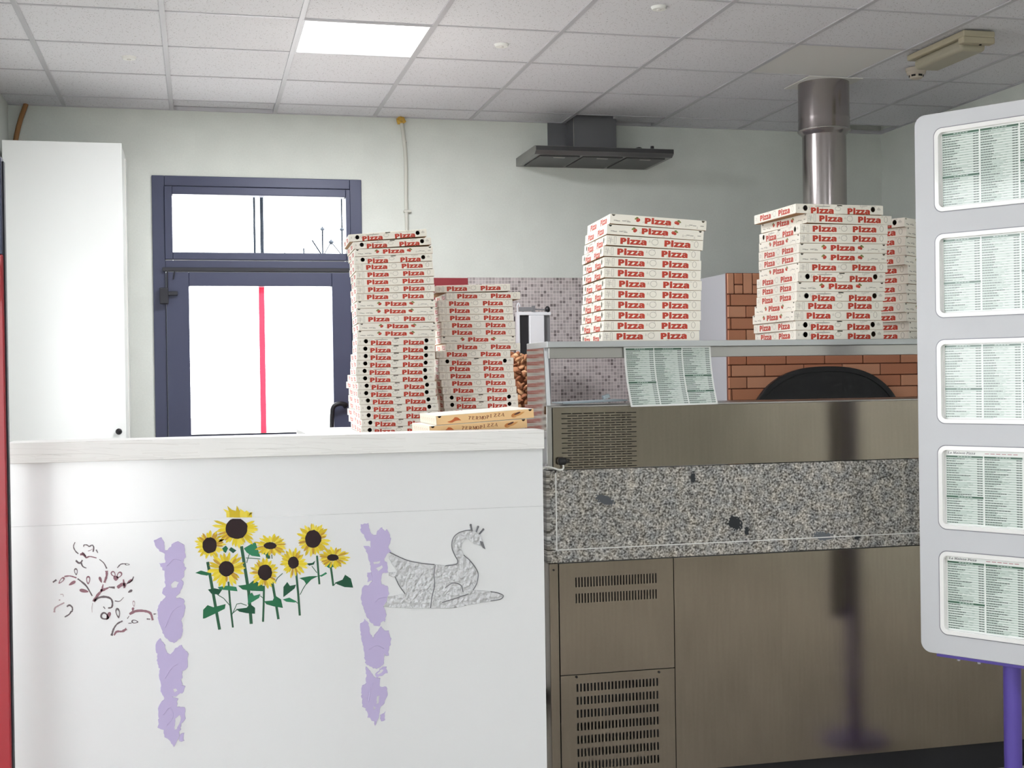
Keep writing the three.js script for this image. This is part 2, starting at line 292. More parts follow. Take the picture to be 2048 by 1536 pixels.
// wrought iron grille just outside the transom
{
  const zg = ZB - 0.24, g = thing('iron_grille', 'thin wrought iron security grille outside the transom window', 'grille', [0, 0, zg]);
  const X = (px) => xAt(px, 2.4, -zg), bar = (a, b, r, n = 'bar') => part(n, tube([[...a, 0], [...b, 0]], r, 2, 6), M.iron, g);
  const y0 = 2.225, y1 = 2.66;
  part('rail', bx(-0.2, 0.94, y0 - 0.012, y0 + 0.006, -0.006, 0.006), M.iron, g); part('rail', bx(-0.2, 0.94, y1, y1 + 0.012, -0.006, 0.006), M.iron, g);
  for (const px of [509, 524]) bar([X(px), y0], [X(px), y1], px > 515 ? 0.0125 : 0.008, 'upright');
  const xs = [569, 607, 645, 684].map(X), top = [2.29, 2.32, 2.455, y1];
  xs.forEach((x, i) => { bar([x, y0], [x, top[i]], 0.0055, 'upright'); part('rosette', new THREE.OctahedronGeometry(0.019).translate(x, 2.268, 0), M.iron, g); if (i > 1) part('rosette', new THREE.OctahedronGeometry(0.017).translate(x, 2.44, 0), M.iron, g); });
  bar([xs[2], 2.268], [X(624), 2.37], 0.005, 'lattice_bar'); bar([xs[2], 2.268], [X(662), 2.36], 0.0035, 'lattice_bar'); bar([X(662), 2.36], [xs[3], 2.275], 0.0035, 'lattice_bar'); part('rosette', new THREE.OctahedronGeometry(0.019).translate(X(662), 2.36, 0), M.iron, g);
}

// ---------------------------------------------------------------- wall finishes and fixtures
{
  const mx0 = 1.639, mx1 = 2.76, g = bx(mx0, mx1, 0.9, 2.122, ZB, ZB + 0.012);
  structMesh('trim_1', g, M.mosaic, 'pinkish grey glass mosaic splashback on the back wall', 'mosaic');
  structMesh('trim_2', bx(1.0, mx0 - 0.001, 0, 2.118, ZB, ZB + 0.014), M.redPanel, 'dark red panel on the wall beside the mosaic', 'panel');
  const p = thing('wall_conduit', 'white plastic pipe running down the back wall from yellow foam', 'pipe', [1.245, 2.0, ZB + 0.016]);
  part('pipe', tube([[-0.012, 1.095, 0], [0, 1.0, 0.002], [0.012, 0.86, 0.004], [0.012, 0.6, 0], [0.016, 0.3, 0], [0.02, 0, 0]], 0.0115, 60, 12), M.conduit, p);
  part('clip', bx(-0.004, 0.042, 0.52, 0.534, -0.014, 0.012, 0.003), M.conduit, p); part('clip', bx(0.0, 0.02, 0.95, 0.962, -0.014, 0.013, 0.003), M.conduit, p);
  const fg = new THREE.IcosahedronGeometry(0.03, 3), fp = fg.attributes.position;
  for (let i = 0; i < fp.count; i++) { const n = 1 + noise.noise(fp.getX(i) * 60, fp.getY(i) * 60, fp.getZ(i) * 60) * 0.6; fp.setXYZ(i, fp.getX(i) * n * 0.85 - 0.014, fp.getY(i) * n * 0.8 + 1.085, fp.getZ(i) * n * 0.6); } fg.computeVertexNormals();
  part('foam_plug', fg, M.foam, p);
  const c0 = onZ(52, 208, 7.82), c1 = onZ(40, 245, 7.82), c2 = onZ(30, 290, 7.82);
  single('wall_cable', tube([[c0.x, c0.y, c0.z], [c1.x, c1.y, c1.z + 0.01], [c2.x, c2.y, c2.z], [c2.x - 0.03, c2.y - 0.4, c2.z]], 0.014, 30, 8), M.cableTan, 'tan brown cable hanging above the tall cabinet in the corner', 'cable');
}
// extractor hood
{
  const x0 = 1.962, x1 = 2.83, zb = ZB, zf = -7.35, g = thing('extractor_hood', 'grey stainless extractor hood mounted on the back wall', 'hood', [0, 0, 0]);
  const s = poly([[zb, 2.822], [zf - 0.03, 2.822], [zf, 2.84], [zf, 2.868], [zf - 0.02, 2.873], [zb, 2.873]]);
  const body = ext(s, x1 - x0, 0); body.rotateY(-Math.PI / 2); body.translate(x1, 0, 0);
  part('canopy', body, M.hoodSteel, g);
  part('control_strip', bx(x0 + 0.001, x1 - 0.001, 2.842, 2.866, zf, zf + 0.004, 0.001), M.hoodDark, g);
  for (let k = 0; k < 3; k++) { const a = x0 + 0.04 + k * 0.272; const f = part('grease_filter', bx(a, a + 0.25, 2.815, 2.823, zb + 0.05, zf - 0.06, 0.002), M.filter, g); part('filter_latch', bx(a + 0.09, a + 0.16, 2.811, 2.816, zf - 0.085, zf - 0.07, 0.001), M.steelSmooth, f); }
  const ch = part('chimney', bx(2.29, 2.57, 2.873, CEIL + 0.3, zb + 0.001, -7.665, 0.002), M.duct, g);
  part('chimney_edge', bx(2.288, 2.292, 2.873, CEIL, -7.667, -7.662), M.steelSmooth, ch);
  part('back_plate', bx(2.17, 2.29, 2.873, CEIL + 0.02, zb, zb + 0.012), M.duct, g);
  part('knob', cyl(0.012, 0.01, 0.02, 2.71, 2.873, -7.4, 14), M.black, g);
  part('cable_loop', tube([[2.6, 2.875, -7.43], [2.63, 2.884, -7.41], [2.66, 2.875, -7.42]], 0.004, 16, 6), M.black, g);
}
// oven, its flue
{
  const x0 = 2.712, x1 = 4.42, zf = -6.3, top = 2.03, g = thing('brick_pizza_oven', 'built-in pizza oven with an orange brick front and black arched mouth', 'oven', [0, 0, 0]);
  part('body', bx(x0, x1, 0, top - 0.002, ZB + 0.001, zf - 0.02, 0.004), M.plaster, g);
  part('mortar', bx(x0 + 0.002, x1, 0.8, top, zf - 0.02, zf), M.mortar, g);
  const ax = xAt(1650, 1.34, 6.3), a = 0.475, ac = 1.04, ab = 0.487;
  const geos = new Map(); const bg = (w, h) => { const k = w.toFixed(3) + '_' + h.toFixed(3); if (!geos.has(k)) { geos.set(k, new RoundedBoxGeometry(w, h, 0.012, 1, 0.003)); } return geos.get(k); };
  const put = (xa, xb, ya, yb) => {
    if (xb > x1) xb = x1; if (xb - xa < 0.012) return;
    const m = part('brick', bg(xb - xa - 0.005, yb - ya - 0.005), M.brick[rnd() * 4 | 0], g); m.position.set((xa + xb) / 2, (ya + yb) / 2, zf + rr(0.0015, 0.003));
  };
  const inside = (xa, xb, ya, yb) => [[xa, ya], [xb, ya], [xa, yb], [xb, yb]].every(([x, y]) => y < ac || (Math.abs(x - ax) / a) ** 2.5 + (Math.abs(y - ac) / ab) ** 2.5 < 0.9) && xa > ax - a && xb < ax + a;
  const ch = 0.0625; let y = top - 0.112;
  let sx = x0; for (let k = 0; sx < x1; k++) { const w = k % 2 ? 0.05 : 0.04 + (k === 0 ? 0 : 0.014); if (k % 2) { put(sx, sx + w, y, y + 0.05); put(sx, sx + w, y + 0.05, top); } else put(sx, sx + w, y, top); sx += w; }
  for (let r = 0; r < 17; r++) {
    const yt = y - r * ch, yb = yt - ch; let x = x0;
    const first = r % 2 ? 0.105 : 0.018; let w = first;
    while (x < x1) { if (!inside(x, x + w, yb, yt)) put(x, x + w, yb, yt); x += w; w = r % 2 === 0 && x < x0 + 0.05 ? 0.19 : 0.226; }
  }
  const arch = (k) => { const p = []; for (let i = 0; i <= 48; i++) { const t = Math.PI * i / 48, c = Math.cos(t), s = Math.sin(t); p.push([ax + Math.sign(c) * Math.abs(c) ** 0.8 * a * k, ac + Math.abs(s) ** 0.8 * ab * k]); } p.unshift([ax + a * k, 0.9]); p.push([ax - a * k, 0.9]); return p; };
  const d = part('arched_mouth', ext(poly(arch(0.985)), 0.02, 0.004).translate(0, 0, zf + 0.006), M.ovenBlack, g);
  const rim = poly(arch(1.0)); rim.holes.push(hole(arch(0.955))); part('arch_rim', ext(rim, 0.03, 0.003).translate(0, 0, zf + 0.004), M.ovenBlack, d);
}
{
  const g = thing('oven_flue', 'shiny stainless steel flue pipe rising from the oven to the ceiling', 'flue', [3.39, 2.028, -6.5]);
  const h = CEIL + 0.2 - 2.028;
  part('lower_pipe', cyl(0.119, 0.119, 0.84, 0, 0, 0, 64), M.flue, g);
  part('upper_pipe', new THREE.LatheGeometry([[0.119, 0.78], [0.128, 0.79], [0.14, 0.8], [0.143, 0.808], [0.14, 0.816], [0.139, 0.87], [0.141, 0.874], [0.139, 0.878], [0.139, h]].map(([a, b]) => new THREE.Vector2(a, b)), 64), M.flue, g);
  part('seam_bead', new THREE.TorusGeometry(0.1405, 0.004, 8, 64).rotateX(Math.PI / 2).translate(0, 0.808, 0), M.steelSmooth, g);
  part('ceiling_plate', bx(-0.16, 0.16, CEIL - 2.028 - 0.006, CEIL - 2.028 - 0.001, -0.16, 0.15), M.smoothTile, g);
}
// emergency light and smoke detector
{
  const g = thing('emergency_light', 'yellowed rectangular emergency light fixed to the ceiling', 'light', [3.6, CEIL - 0.004, -5.6]);
  part('housing', bx(-0.085, 0.085, -0.03, 0, -0.25, 0.25, 0.008), M.cream, g);
  part('diffuser', bx(-0.07, 0.07, -0.085, -0.03, -0.21, 0.2, 0.02), M.creamClear, g);
  part('end_cap', bx(-0.085, 0.085, -0.06, -0.028, 0.2, 0.25, 0.008), M.cream, g);
  part('screw', cyl(0.006, 0.006, 0.004, 0.02, -0.064, 0.225, 10), M.dark, g); part('screw', cyl(0.006, 0.006, 0.004, -0.03, -0.034, -0.232, 10), M.dark, g);
  const s = thing('smoke_detector', 'small round beige smoke detector beside the emergency light', 'detector', [3.715, CEIL - 0.004, -6.09]);
  part('base', cyl(0.052, 0.055, 0.016, 0, -0.016, 0, 32), M.detector, s);
  part('dome', new THREE.LatheGeometry([[0, -0.058], [0.026, -0.056], [0.034, -0.048], [0.036, -0.034], [0.048, -0.03], [0.05, -0.016]].map(([a, b]) => new THREE.Vector2(a, b)), 32), M.detector, s);
  for (let k = 0; k < 6; k++) part('vent_slot', bx(-0.011, 0.011, -0.046, -0.036, 0.0335, 0.0365).rotateY(k * Math.PI / 3 + 0.1), M.dark, s);
}
// tall white cabinet
{
  const x0 = -0.995, x1 = -0.387, zf = -7.25, top = 2.795, g = thing('tall_cabinet', 'tall glossy white cabinet with a black knob in the corner', 'cabinet', [0, 0, 0]);
  part('carcass', bx(x0 + 0.004, x1 - 0.002, 0, top - 0.004, ZB + 0.002, zf - 0.03, 0.002), M.cabinet, g);
  const d = part('door', bx(x0, x1, 0.06, top, zf - 0.026, zf, 0.002), M.cabinet, g);
  const k = onZ(238, 863, 7.25);
  part('knob', new THREE.LatheGeometry([[0, 0.024], [0.012, 0.023], [0.017, 0.017], [0.016, 0.01], [0.008, 0.006], [0.007, 0]].map(([a, b]) => new THREE.Vector2(a, b)), 20).rotateX(Math.PI / 2).translate(k.x, k.y, zf), M.black, d);
  part('edge_strip', bx(x1 - 0.002, x1 + 0.002, 0, top - 0.03, -7.6, -7.57), M.joint, g);
}
// open red door leaf at the left edge
{
  const z = -3.5, xr = -0.4805, g = thing('red_door', 'open glazed door leaf with a red metal frame and silver handle', 'door', [0, 0, 0]);
  part('stile', bx(xr - 0.075, xr, 0.01, 1.83, z - 0.022, z + 0.022, 0.003), M.red, g); part('upper_stile', bx(xr - 0.075, xr, 1.83, 2.08, z - 0.022, z + 0.022, 0.003), M.frame, g); part('stile', bx(-1.36, -1.285, 0.01, 2.08, z - 0.022, z + 0.022, 0.003), M.red, g);
  part('rail', bx(-1.285, xr - 0.075, 0.01, 0.14, z - 0.022, z + 0.022, 0.003), M.red, g); part('rail', bx(-1.285, xr - 0.075, 2.0, 2.08, z - 0.022, z + 0.022, 0.003), M.frame, g);
  part('pane', bx(-1.286, xr - 0.074, 0.138, 2.002, z - 0.002, z + 0.002), M.pane, g);
  part('gasket', bx(xr, xr + 0.004, 0.02, 2.07, z - 0.02, z + 0.004), M.gasket, g);
  part('handle', tube([[xr - 0.03, 1.71, z + 0.02], [xr - 0.012, 1.715, z + 0.05], [xr - 0.008, 1.74, z + 0.055], [xr - 0.008, 1.79, z + 0.055], [xr - 0.014, 1.806, z + 0.05], [xr - 0.03, 1.81, z + 0.02]], 0.004, 40, 8), M.chrome, g);
}

// ---------------------------------------------------------------- white bar counter with its decorations
const CZ = -4.0, COX0 = -0.545, COX1 = 1.075;
{
  const g = thing('bar_counter', 'white bar counter decorated with sunflowers, a swan and lavender paint', 'counter', [0, 0, 0]);
  part('top_slab', bx(COX0 - 0.002, COX1, 1.267, 1.328, CZ - 0.12, CZ + 0.026, 0.002), M.whiteWood, g);
  part('upper_panel', bx(COX0, COX1, 1.0806, 1.266, CZ - 0.018, CZ), M.white, g);
  part('lower_panel', bx(COX0, COX1, 0.01, 1.08, CZ - 0.018, CZ), M.white, g);
  part('side_panel', bx(COX0, COX0 + 0.018, 0, 1.266, CZ - 0.45, CZ - 0.018), M.white, g); part('side_panel', bx(COX1 - 0.018, COX1 - 0.001, 0, 1.266, CZ - 0.45, CZ - 0.018), M.white, g);
  part('inner_shelf', bx(COX0 + 0.018, COX1 - 0.018, 1.262, 1.28, CZ - 0.46, CZ - 0.121), M.white, g);
  // decorations are traced on the panel's plane
  const Q = (ox, oy, s) => (x, y) => { const p = onZ(ox + x / s, oy + y / s, -CZ); return [p.x, p.y]; };
  const plate = (pts, m, name, parent, z, t, holes = []) => { const s = poly(pts); holes.forEach((h) => s.holes.push(hole(h))); return part(name, ext(s, t).translate(0, 0, CZ + z), m, parent); };
  // rough edge: subdivide an outline and shake it
  const rough = (pts, amp) => { const o = []; pts.forEach((p, i) => { const q = pts[(i + 1) % pts.length], L = Math.hypot(q[0] - p[0], q[1] - p[1]), n = Math.max(1, Math.round(L / 0.006)); for (let k = 0; k < n; k++) { const t = k / n, x = p[0] + (q[0] - p[0]) * t, y = p[1] + (q[1] - p[1]) * t; o.push([x + noise.noise(x * 130, y * 130, 1) * amp, y + noise.noise(x * 130, y * 130, 7) * amp]); } }); return o; };
  const daub = (grp, q, outline, holes = []) => {
    const pts = rough(outline.map(([x, y]) => q(x, y)), 0.005), s = poly(pts); holes.forEach((h) => s.holes.push(hole(rough(h.map(([x, y]) => q(x, y)), 0.002))));
    part('paint_daub', ext(s, 0.0012, 0.0008).translate(0, 0, CZ + 0.0004), M.lavender, grp);
  };
  const strip = (n) => { const o = new THREE.Group(); o.name = n; o.userData.label = 'lavender textured paint strip'; g.add(o); return o; };
  const ridge = (grp, q, pts) => part('paint_ridge', tube(pts.map(([x, y]) => { const p = q(x, y); return [p[0], p[1], CZ + 0.0022]; }), 0.0012, 12, 5), M.lavender, grp);
  {
    const q = Q(80, 980, 2.7625), o = strip('paint_strip');
    daub(o, q, [[632, 275], [670, 262], [688, 300], [684, 332], [705, 335], [728, 302], [760, 283], [797, 305], [802, 365], [790, 400], [803, 430], [795, 470], [778, 495], [792, 520], [770, 570], [748, 592], [792, 605], [802, 660], [780, 720], [790, 770], [780, 812], [745, 842], [715, 835], [690, 810], [674, 770], [655, 720], [650, 650], [665, 620], [700, 592], [678, 565], [680, 545], [695, 530], [690, 480], [690, 445], [655, 405], [692, 405], [690, 350], [655, 330], [634, 305]], [[[722, 522], [745, 502], [768, 510], [754, 536], [728, 542]]]);
    daub(o, q, [[638, 860], [660, 818], [686, 850], [698, 898], [722, 912], [748, 872], [780, 858], [818, 905], [812, 985], [784, 1000], [780, 1078], [802, 1085], [796, 1112], [752, 1138], [726, 1142], [757, 1155], [755, 1198], [802, 1200], [802, 1262], [772, 1312], [765, 1370], [740, 1416], [716, 1380], [690, 1362], [682, 1325], [655, 1312], [654, 1195], [690, 1150], [668, 1110], [660, 1000], [648, 930]], [[[748, 1262], [772, 1242], [780, 1262], [756, 1320], [744, 1322]], [[735, 1098], [752, 1096], [758, 1108], [742, 1118]]]);
    daub(o, q, [[774, 1352], [794, 1345], [792, 1386], [768, 1388]]);
    ridge(o, q, [[690, 760], [740, 660], [780, 640]]); ridge(o, q, [[700, 420], [740, 380], [780, 390]]); ridge(o, q, [[690, 1040], [730, 980], [760, 960]]); ridge(o, q, [[680, 1240], [720, 1200], [735, 1250], [700, 1300]]);
  }
  {
    const q = Q(690, 1000, 3.2), o = strip('paint_strip');
    daub(o, q, [[102, 158], [150, 150], [156, 192], [172, 225], [200, 225], [215, 190], [236, 178], [258, 206], [266, 193], [282, 215], [288, 262], [276, 300], [290, 330], [264, 345], [250, 385], [272, 412], [272, 462], [238, 466], [226, 500], [232, 540], [272, 550], [278, 600], [265, 650], [246, 680], [264, 720], [256, 777], [236, 776], [216, 806], [190, 802], [160, 775], [140, 740], [120, 692], [103, 640], [108, 600], [116, 552], [150, 545], [175, 522], [176, 490], [166, 440], [158, 400], [150, 372], [136, 330], [120, 295], [165, 304], [164, 262], [138, 258], [125, 226], [102, 202]], [[[198, 436], [236, 418], [242, 432], [212, 456]], [[180, 398], [226, 388], [222, 404], [186, 410]]]);
    daub(o, q, [[145, 463], [170, 460], [172, 515], [150, 520]]);
    daub(o, q, [[98, 800], [126, 762], [150, 790], [156, 850], [180, 886], [205, 845], [230, 808], [250, 836], [276, 835], [292, 890], [276, 996], [252, 985], [246, 1042], [222, 1072], [190, 1076], [150, 1060], [130, 1040], [120, 950], [104, 880]]);
    daub(o, q, [[138, 1064], [186, 1134], [222, 1142], [220, 1192], [266, 1196], [270, 1252], [242, 1312], [226, 1320], [216, 1382], [192, 1440], [186, 1418], [150, 1386], [135, 1332], [112, 1326], [108, 1195], [135, 1172], [140, 1130], [134, 1092]], [[[205, 1256], [218, 1250], [214, 1300], [200, 1302]], [[182, 1318], [196, 1330], [184, 1342]]]);
    daub(o, q, [[192, 1122], [222, 1080], [262, 1062], [269, 1102], [232, 1126], [205, 1130]], [[[205, 1110], [226, 1086], [246, 1084], [236, 1102], [212, 1116]]]);
    daub(o, q, [[228, 1375], [256, 1357], [252, 1408], [230, 1410]]);
    ridge(o, q, [[190, 655], [215, 630], [265, 622]]); ridge(o, q, [[150, 1290], [165, 1200], [180, 1170]]); ridge(o, q, [[150, 960], [200, 930], [250, 950]]);
  }
  // stencilled vine
  {
    const q = Q(90, 1070, 6.983), o = new THREE.Group(); o.name = 'vine_stencil'; o.userData.label = 'faded mauve stencilled vine with heart flowers'; g.add(o);
    const stroke = (pts, w0, w1, m = M.mauve, name = 'vine_stroke') => {
      const c = new THREE.CatmullRomCurve3(pts.map(([x, y]) => V3(x, y, 0))).getPoints(16), L = [], Rr = [];
      c.forEach((p, i) => { const a = c[Math.max(0, i - 1)], b = c[Math.min(c.length - 1, i + 1)], dx = b.x - a.x, dy = b.y - a.y, l = Math.hypot(dx, dy) || 1, t = i / (c.length - 1), w = 1.3 * (w0 + (w1 - w0) * t) * (0.75 + 0.5 * rnd()) / 2; L.push([p.x - dy / l * w, p.y + dx / l * w]); Rr.unshift([p.x + dy / l * w, p.y - dx / l * w]); });
      plate([...L, ...Rr].map(([x, y]) => q(x, y)), m, name, o, 0.0002, 0.0006);
    };
    const petal = (x, y, a, l, w, m = M.mauve, hollow = true) => {
      const c = Math.cos(a), s = Math.sin(a), f = (k, n = 14) => Array.from({ length: n }, (_, i) => { const t = i / n * Math.PI * 2, u = Math.cos(t) * l / 2 * k, v = Math.sin(t) * w / 2 * k * (1 - 0.35 * Math.cos(t)); return q(x + u * c - v * s, y + u * s + v * c); });
      plate(f(1), m, 'vine_leaf', o, 0.0002, 0.0006, hollow ? [f(0.6)] : []);
    };
    const D = M.mauveDark, P = M.mauvePale;
    stroke([[420, 100], [398, 160], [430, 230], [468, 262]], 10, 12, D); stroke([[490, 270], [540, 275], [575, 315], [620, 300], [720, 320]], 24, 9); stroke([[515, 245], [545, 265], [570, 300]], 18, 10);
    stroke([[760, 340], [820, 390], [862, 468]], 9, 13, D); stroke([[540, 165], [545, 140], [590, 140], [615, 160], [660, 140], [680, 170], [672, 235]], 10, 14, D); stroke([[600, 225], [640, 210], [665, 190]], 8, 6, P); stroke([[715, 205], [738, 250]], 14, 8, D);
    stroke([[430, 355], [470, 390], [500, 385], [522, 352]], 20, 16, D); stroke([[505, 390], [530, 440], [578, 462]], 16, 9, D);
    petal(432, 512, 1.45, 100, 48, D); petal(603, 630, 1.6, 120, 56); petal(775, 625, 1.2, 90, 36, M.mauve, false); petal(545, 780, 0.2, 130, 48, M.mauve, false); petal(380, 672, 2.6, 110, 42, M.mauve, false);
    stroke([[860, 500], [862, 560], [830, 665]], 28, 22); stroke([[270, 578], [350, 572], [440, 598]], 12, 14); stroke([[455, 610], [520, 660], [575, 710], [660, 850]], 18, 14, D); petal(230, 635, 2.3, 120, 46); stroke([[110, 660], [160, 625]], 14, 20, D);
    stroke([[680, 930], [720, 860], [790, 770], [812, 690]], 34, 12); stroke([[780, 780], [890, 735]], 30, 14); stroke([[890, 728], [975, 735]], 10, 24, D); stroke([[690, 920], [740, 880], [830, 862], [920, 890], [942, 950], [930, 1010], [880, 1020]], 24, 14, D);
    petal(955, 545, 1.0, 90, 60); petal(1035, 560, 2.2, 110, 62); petal(990, 605, 1.6, 70, 70, M.mauve, false); stroke([[1010, 735], [1080, 690], [1135, 700]], 30, 40); stroke([[1095, 620], [1110, 740]], 16, 20); stroke([[1145, 680], [1210, 640], [1238, 580]], 14, 12, D); petal(1185, 645, 2.6, 90, 36, M.mauve, false); stroke([[1010, 458], [1060, 408], [1120, 400]], 12, 10, D); petal(1150, 410, 0.1, 70, 28, D); petal(1190, 785, 2.6, 70, 34, D, false);
    petal(835, 1135, 0.5, 130, 100, D); petal(885, 1130, 2.0, 120, 50, M.mauve, false); stroke([[815, 1000], [840, 1030]], 10, 8, D); petal(1018, 1090, 1.4, 150, 58, D); stroke([[1085, 1200], [1010, 1240], [960, 1310], [930, 1405]], 14, 22, D); stroke([[965, 1400], [1000, 1350], [1080, 1345], [1138, 1310]], 18, 26);
    stroke([[1180, 1105], [1260, 1065], [1380, 1060], [1470, 1090], [1505, 1190]], 26, 24); stroke([[1150, 1168], [1175, 1130]], 10, 6, D); petal(1240, 960, 1.5, 90, 34, P); petal(1228, 1035, 1.8, 50, 34, M.mauve, false); petal(1255, 1210, 0.1, 100, 50, D); stroke([[1165, 1232], [1210, 1230]], 8, 8, D); stroke([[1420, 1172], [1470, 1175]], 14, 10, D); stroke([[1515, 1105], [1555, 1100]], 14, 6, D);
    stroke([[130, 1080], [140, 1020], [190, 985], [270, 945]], 20, 12, P); stroke([[305, 1000], [340, 980], [380, 1010], [380, 1075]], 18, 12, D); stroke([[275, 1145], [340, 1105], [370, 1060]], 12, 16, D); stroke([[215, 830], [250, 830], [258, 860]], 8, 6, P); petal(205, 908, 0, 24, 18, P, false); stroke([[975, 920], [1040, 925], [1100, 870]], 10, 5, D); stroke([[665, 950], [655, 1010], [658, 1080]], 6, 4, P);
  }
  // sunflower sticker
  {
    const q = Q(360, 980, 4.8), o = new THREE.Group(); o.name = 'sunflower_sticker'; o.userData.label = 'cut-out sticker of yellow sunflowers on green stems'; g.add(o);
    const stem = (pts, w, m = M.stem, z = 0.0002) => { const L = [], Rr = []; pts.forEach((p, i) => { const a = pts[Math.max(0, i - 1)], b = pts[Math.min(pts.length - 1, i + 1)], dx = b[0] - a[0], dy = b[1] - a[1], l = Math.hypot(dx, dy); L.push([p[0] - dy / l * w / 2, p[1] + dx / l * w / 2]); Rr.unshift([p[0] + dy / l * w / 2, p[1] - dx / l * w / 2]); }); plate([...L, ...Rr].map(([x, y]) => q(x, y)), m, 'stem', o, z, 0.0003); };
    for (const [pts, w] of [[[[265, 690], [320, 1000], [380, 1340]], 28], [[[465, 880], [480, 1080], [508, 1320]], 18], [[[590, 540], [625, 760], [660, 980], [684, 1285]], 30], [[[806, 920], [803, 1100], [797, 1265]], 19], [[[885, 880], [910, 1020], [945, 1240]], 24], [[[1115, 790], [1135, 1000], [1150, 1205]], 21], [[[1315, 630], [1338, 905]], 19], [[[1440, 690], [1455, 790], [1472, 920]], 20], [[[840, 590], [846, 660]], 40], [[[880, 620], [884, 660]], 8]]) stem(pts, w);
    for (const pts of [[[360, 1005], [420, 1040], [475, 1105]], [[500, 1195], [530, 1130], [545, 1095], [585, 1088], [640, 1108]], [[910, 895], [935, 845], [985, 800]], [[1152, 1005], [1180, 950], [1215, 895]], [[1265, 730], [1315, 795]], [[1138, 1092], [1105, 1068]], [[640, 700], [660, 630], [710, 520]], [[632, 652], [770, 662]], [[1330, 828], [1408, 798]], [[770, 1015], [800, 1040]], [[1475, 915], [1500, 890]], [[510, 1180], [545, 1150]]]) stem(pts, 7, M.stem, 0.0003);
    const leaves = [[[220, 1235], [222, 1150], [265, 1105], [320, 1125], [438, 1095], [430, 1140], [330, 1190], [240, 1232]], [[268, 955], [330, 943], [404, 958], [372, 1005], [300, 995]], [[362, 932], [450, 918], [540, 930], [552, 972], [440, 960], [380, 955]], [[556, 918], [660, 905], [710, 862], [800, 920], [802, 972], [690, 967], [600, 955]], [[536, 1143], [640, 1130], [670, 1092], [720, 1130], [720, 1188], [640, 1182], [570, 1168]], [[650, 1098], [658, 1010], [690, 983], [710, 1015], [772, 998], [760, 1035], [700, 1072]], [[806, 1068], [890, 1060], [912, 1012], [970, 1050], [988, 1132], [900, 1117], [830, 1097]], [[992, 1028], [993, 930], [1030, 883], [1055, 920], [1114, 908], [1100, 945], [1030, 1000]], [[986, 1050], [1050, 1033], [1122, 1070], [1100, 1080], [1020, 1072]], [[1146, 845], [1240, 828], [1330, 825], [1260, 860], [1215, 908], [1190, 870]], [[1486, 890], [1560, 860], [1585, 813], [1640, 850], [1662, 937], [1580, 932], [1510, 905]], [[612, 560], [680, 520], [725, 500], [772, 642], [690, 632], [640, 600]], [[146, 795], [200, 773], [300, 800], [260, 822], [200, 812]], [[1212, 705], [1270, 700], [1298, 678], [1285, 715], [1240, 726]], [[1338, 827], [1400, 788], [1412, 803], [1360, 832]], [[405, 560], [440, 533], [462, 560], [440, 604], [418, 592]], [[468, 575], [490, 548], [542, 580], [510, 607]], [[1380, 700], [1440, 690], [1500, 745], [1470, 740], [1430, 750], [1400, 730]], [[775, 600], [790, 570], [860, 590], [850, 640]]];
    leaves.forEach((l, i) => plate(l.map(([x, y]) => q(x, y)), M.leaf[i % 3], 'leaf', o, 0.0004, 0.0003));
    const head = (cx, cy, dx, dy, rx, ry, n, ddx = 0, ddy = 0, cut) => {
      for (let layer = 0; layer < 2; layer++) for (let k = 0; k < n; k++) {
        const t = (k + layer * 0.5) / n * Math.PI * 2 + rr(-0.08, 0.08), l = rr(0.8, 1.05) * (layer ? 0.86 : 1), w = 0.62 * Math.PI / n * rr(0.9, 1.25), pts = [];
        for (const [s, b] of [[0.3, -0.55], [0.62, -1], [0.85, -0.65], [1, 0], [0.85, 0.65], [0.62, 1], [0.3, 0.55]]) { const a = t + b * w * 1.15; pts.push([cx + Math.cos(a) * rx * l * s, cy + Math.sin(a) * ry * l * s]); }
        if (cut && pts.some(cut)) continue;
        plate(pts.map(([x, y]) => q(x, y)), layer && rnd() < 0.3 ? M.petalWarm : M.petal[rnd() * 3 | 0], 'petal', o, 0.0008 + layer * 0.0003 + (k % 2) * 0.00015, 0.0002);
      }
      const p = []; for (let i = 0; i < 26; i++) { const a = i / 26 * Math.PI * 2, w = 1 + rr(-0.04, 0.04); p.push([cx + ddx + Math.cos(a) * dx * w, cy + ddy + Math.sin(a) * dy * w]); }
      plate(p.map(([x, y]) => q(x, Math.max(y, cut ? 276 : -9999))), M.disc, 'flower_disc', o, 0.0014, 0.0004);
    };
    head(875, 530, 62, 34, 172, 112, 18, -10, 4); head(285, 525, 70, 76, 160, 148, 17, 0, 5); head(545, 372, 106, 100, 232, 200, 21, -2, -2, ([x, y]) => y < 285); head(1278, 475, 78, 86, 168, 175, 18, 0, -6); head(1475, 648, 56, 32, 162, 116, 18, -8, 0);
    head(1092, 700, 52, 58, 146, 150, 17, -4, -4); head(445, 760, 74, 74, 200, 178, 19, 0, -5); head(812, 800, 68, 76, 150, 152, 18, 3, -10);
    for (const [a, b, c, d] of [[412, 180, 470, 262], [452, 150, 500, 262], [500, 190, 540, 264], [545, 148, 560, 264], [580, 180, 600, 262], [636, 196, 640, 262], [700, 215, 668, 262]]) plate([[a, b], [c + 18, d - 55], [c + 24, d], [c - 24, d], [c - 26, d - 45]].map(([x, y]) => q(x, y)), M.petal[rnd() * 3 | 0], 'petal', o, 0.0008 + a * 0.0000015, 0.0003);
  }
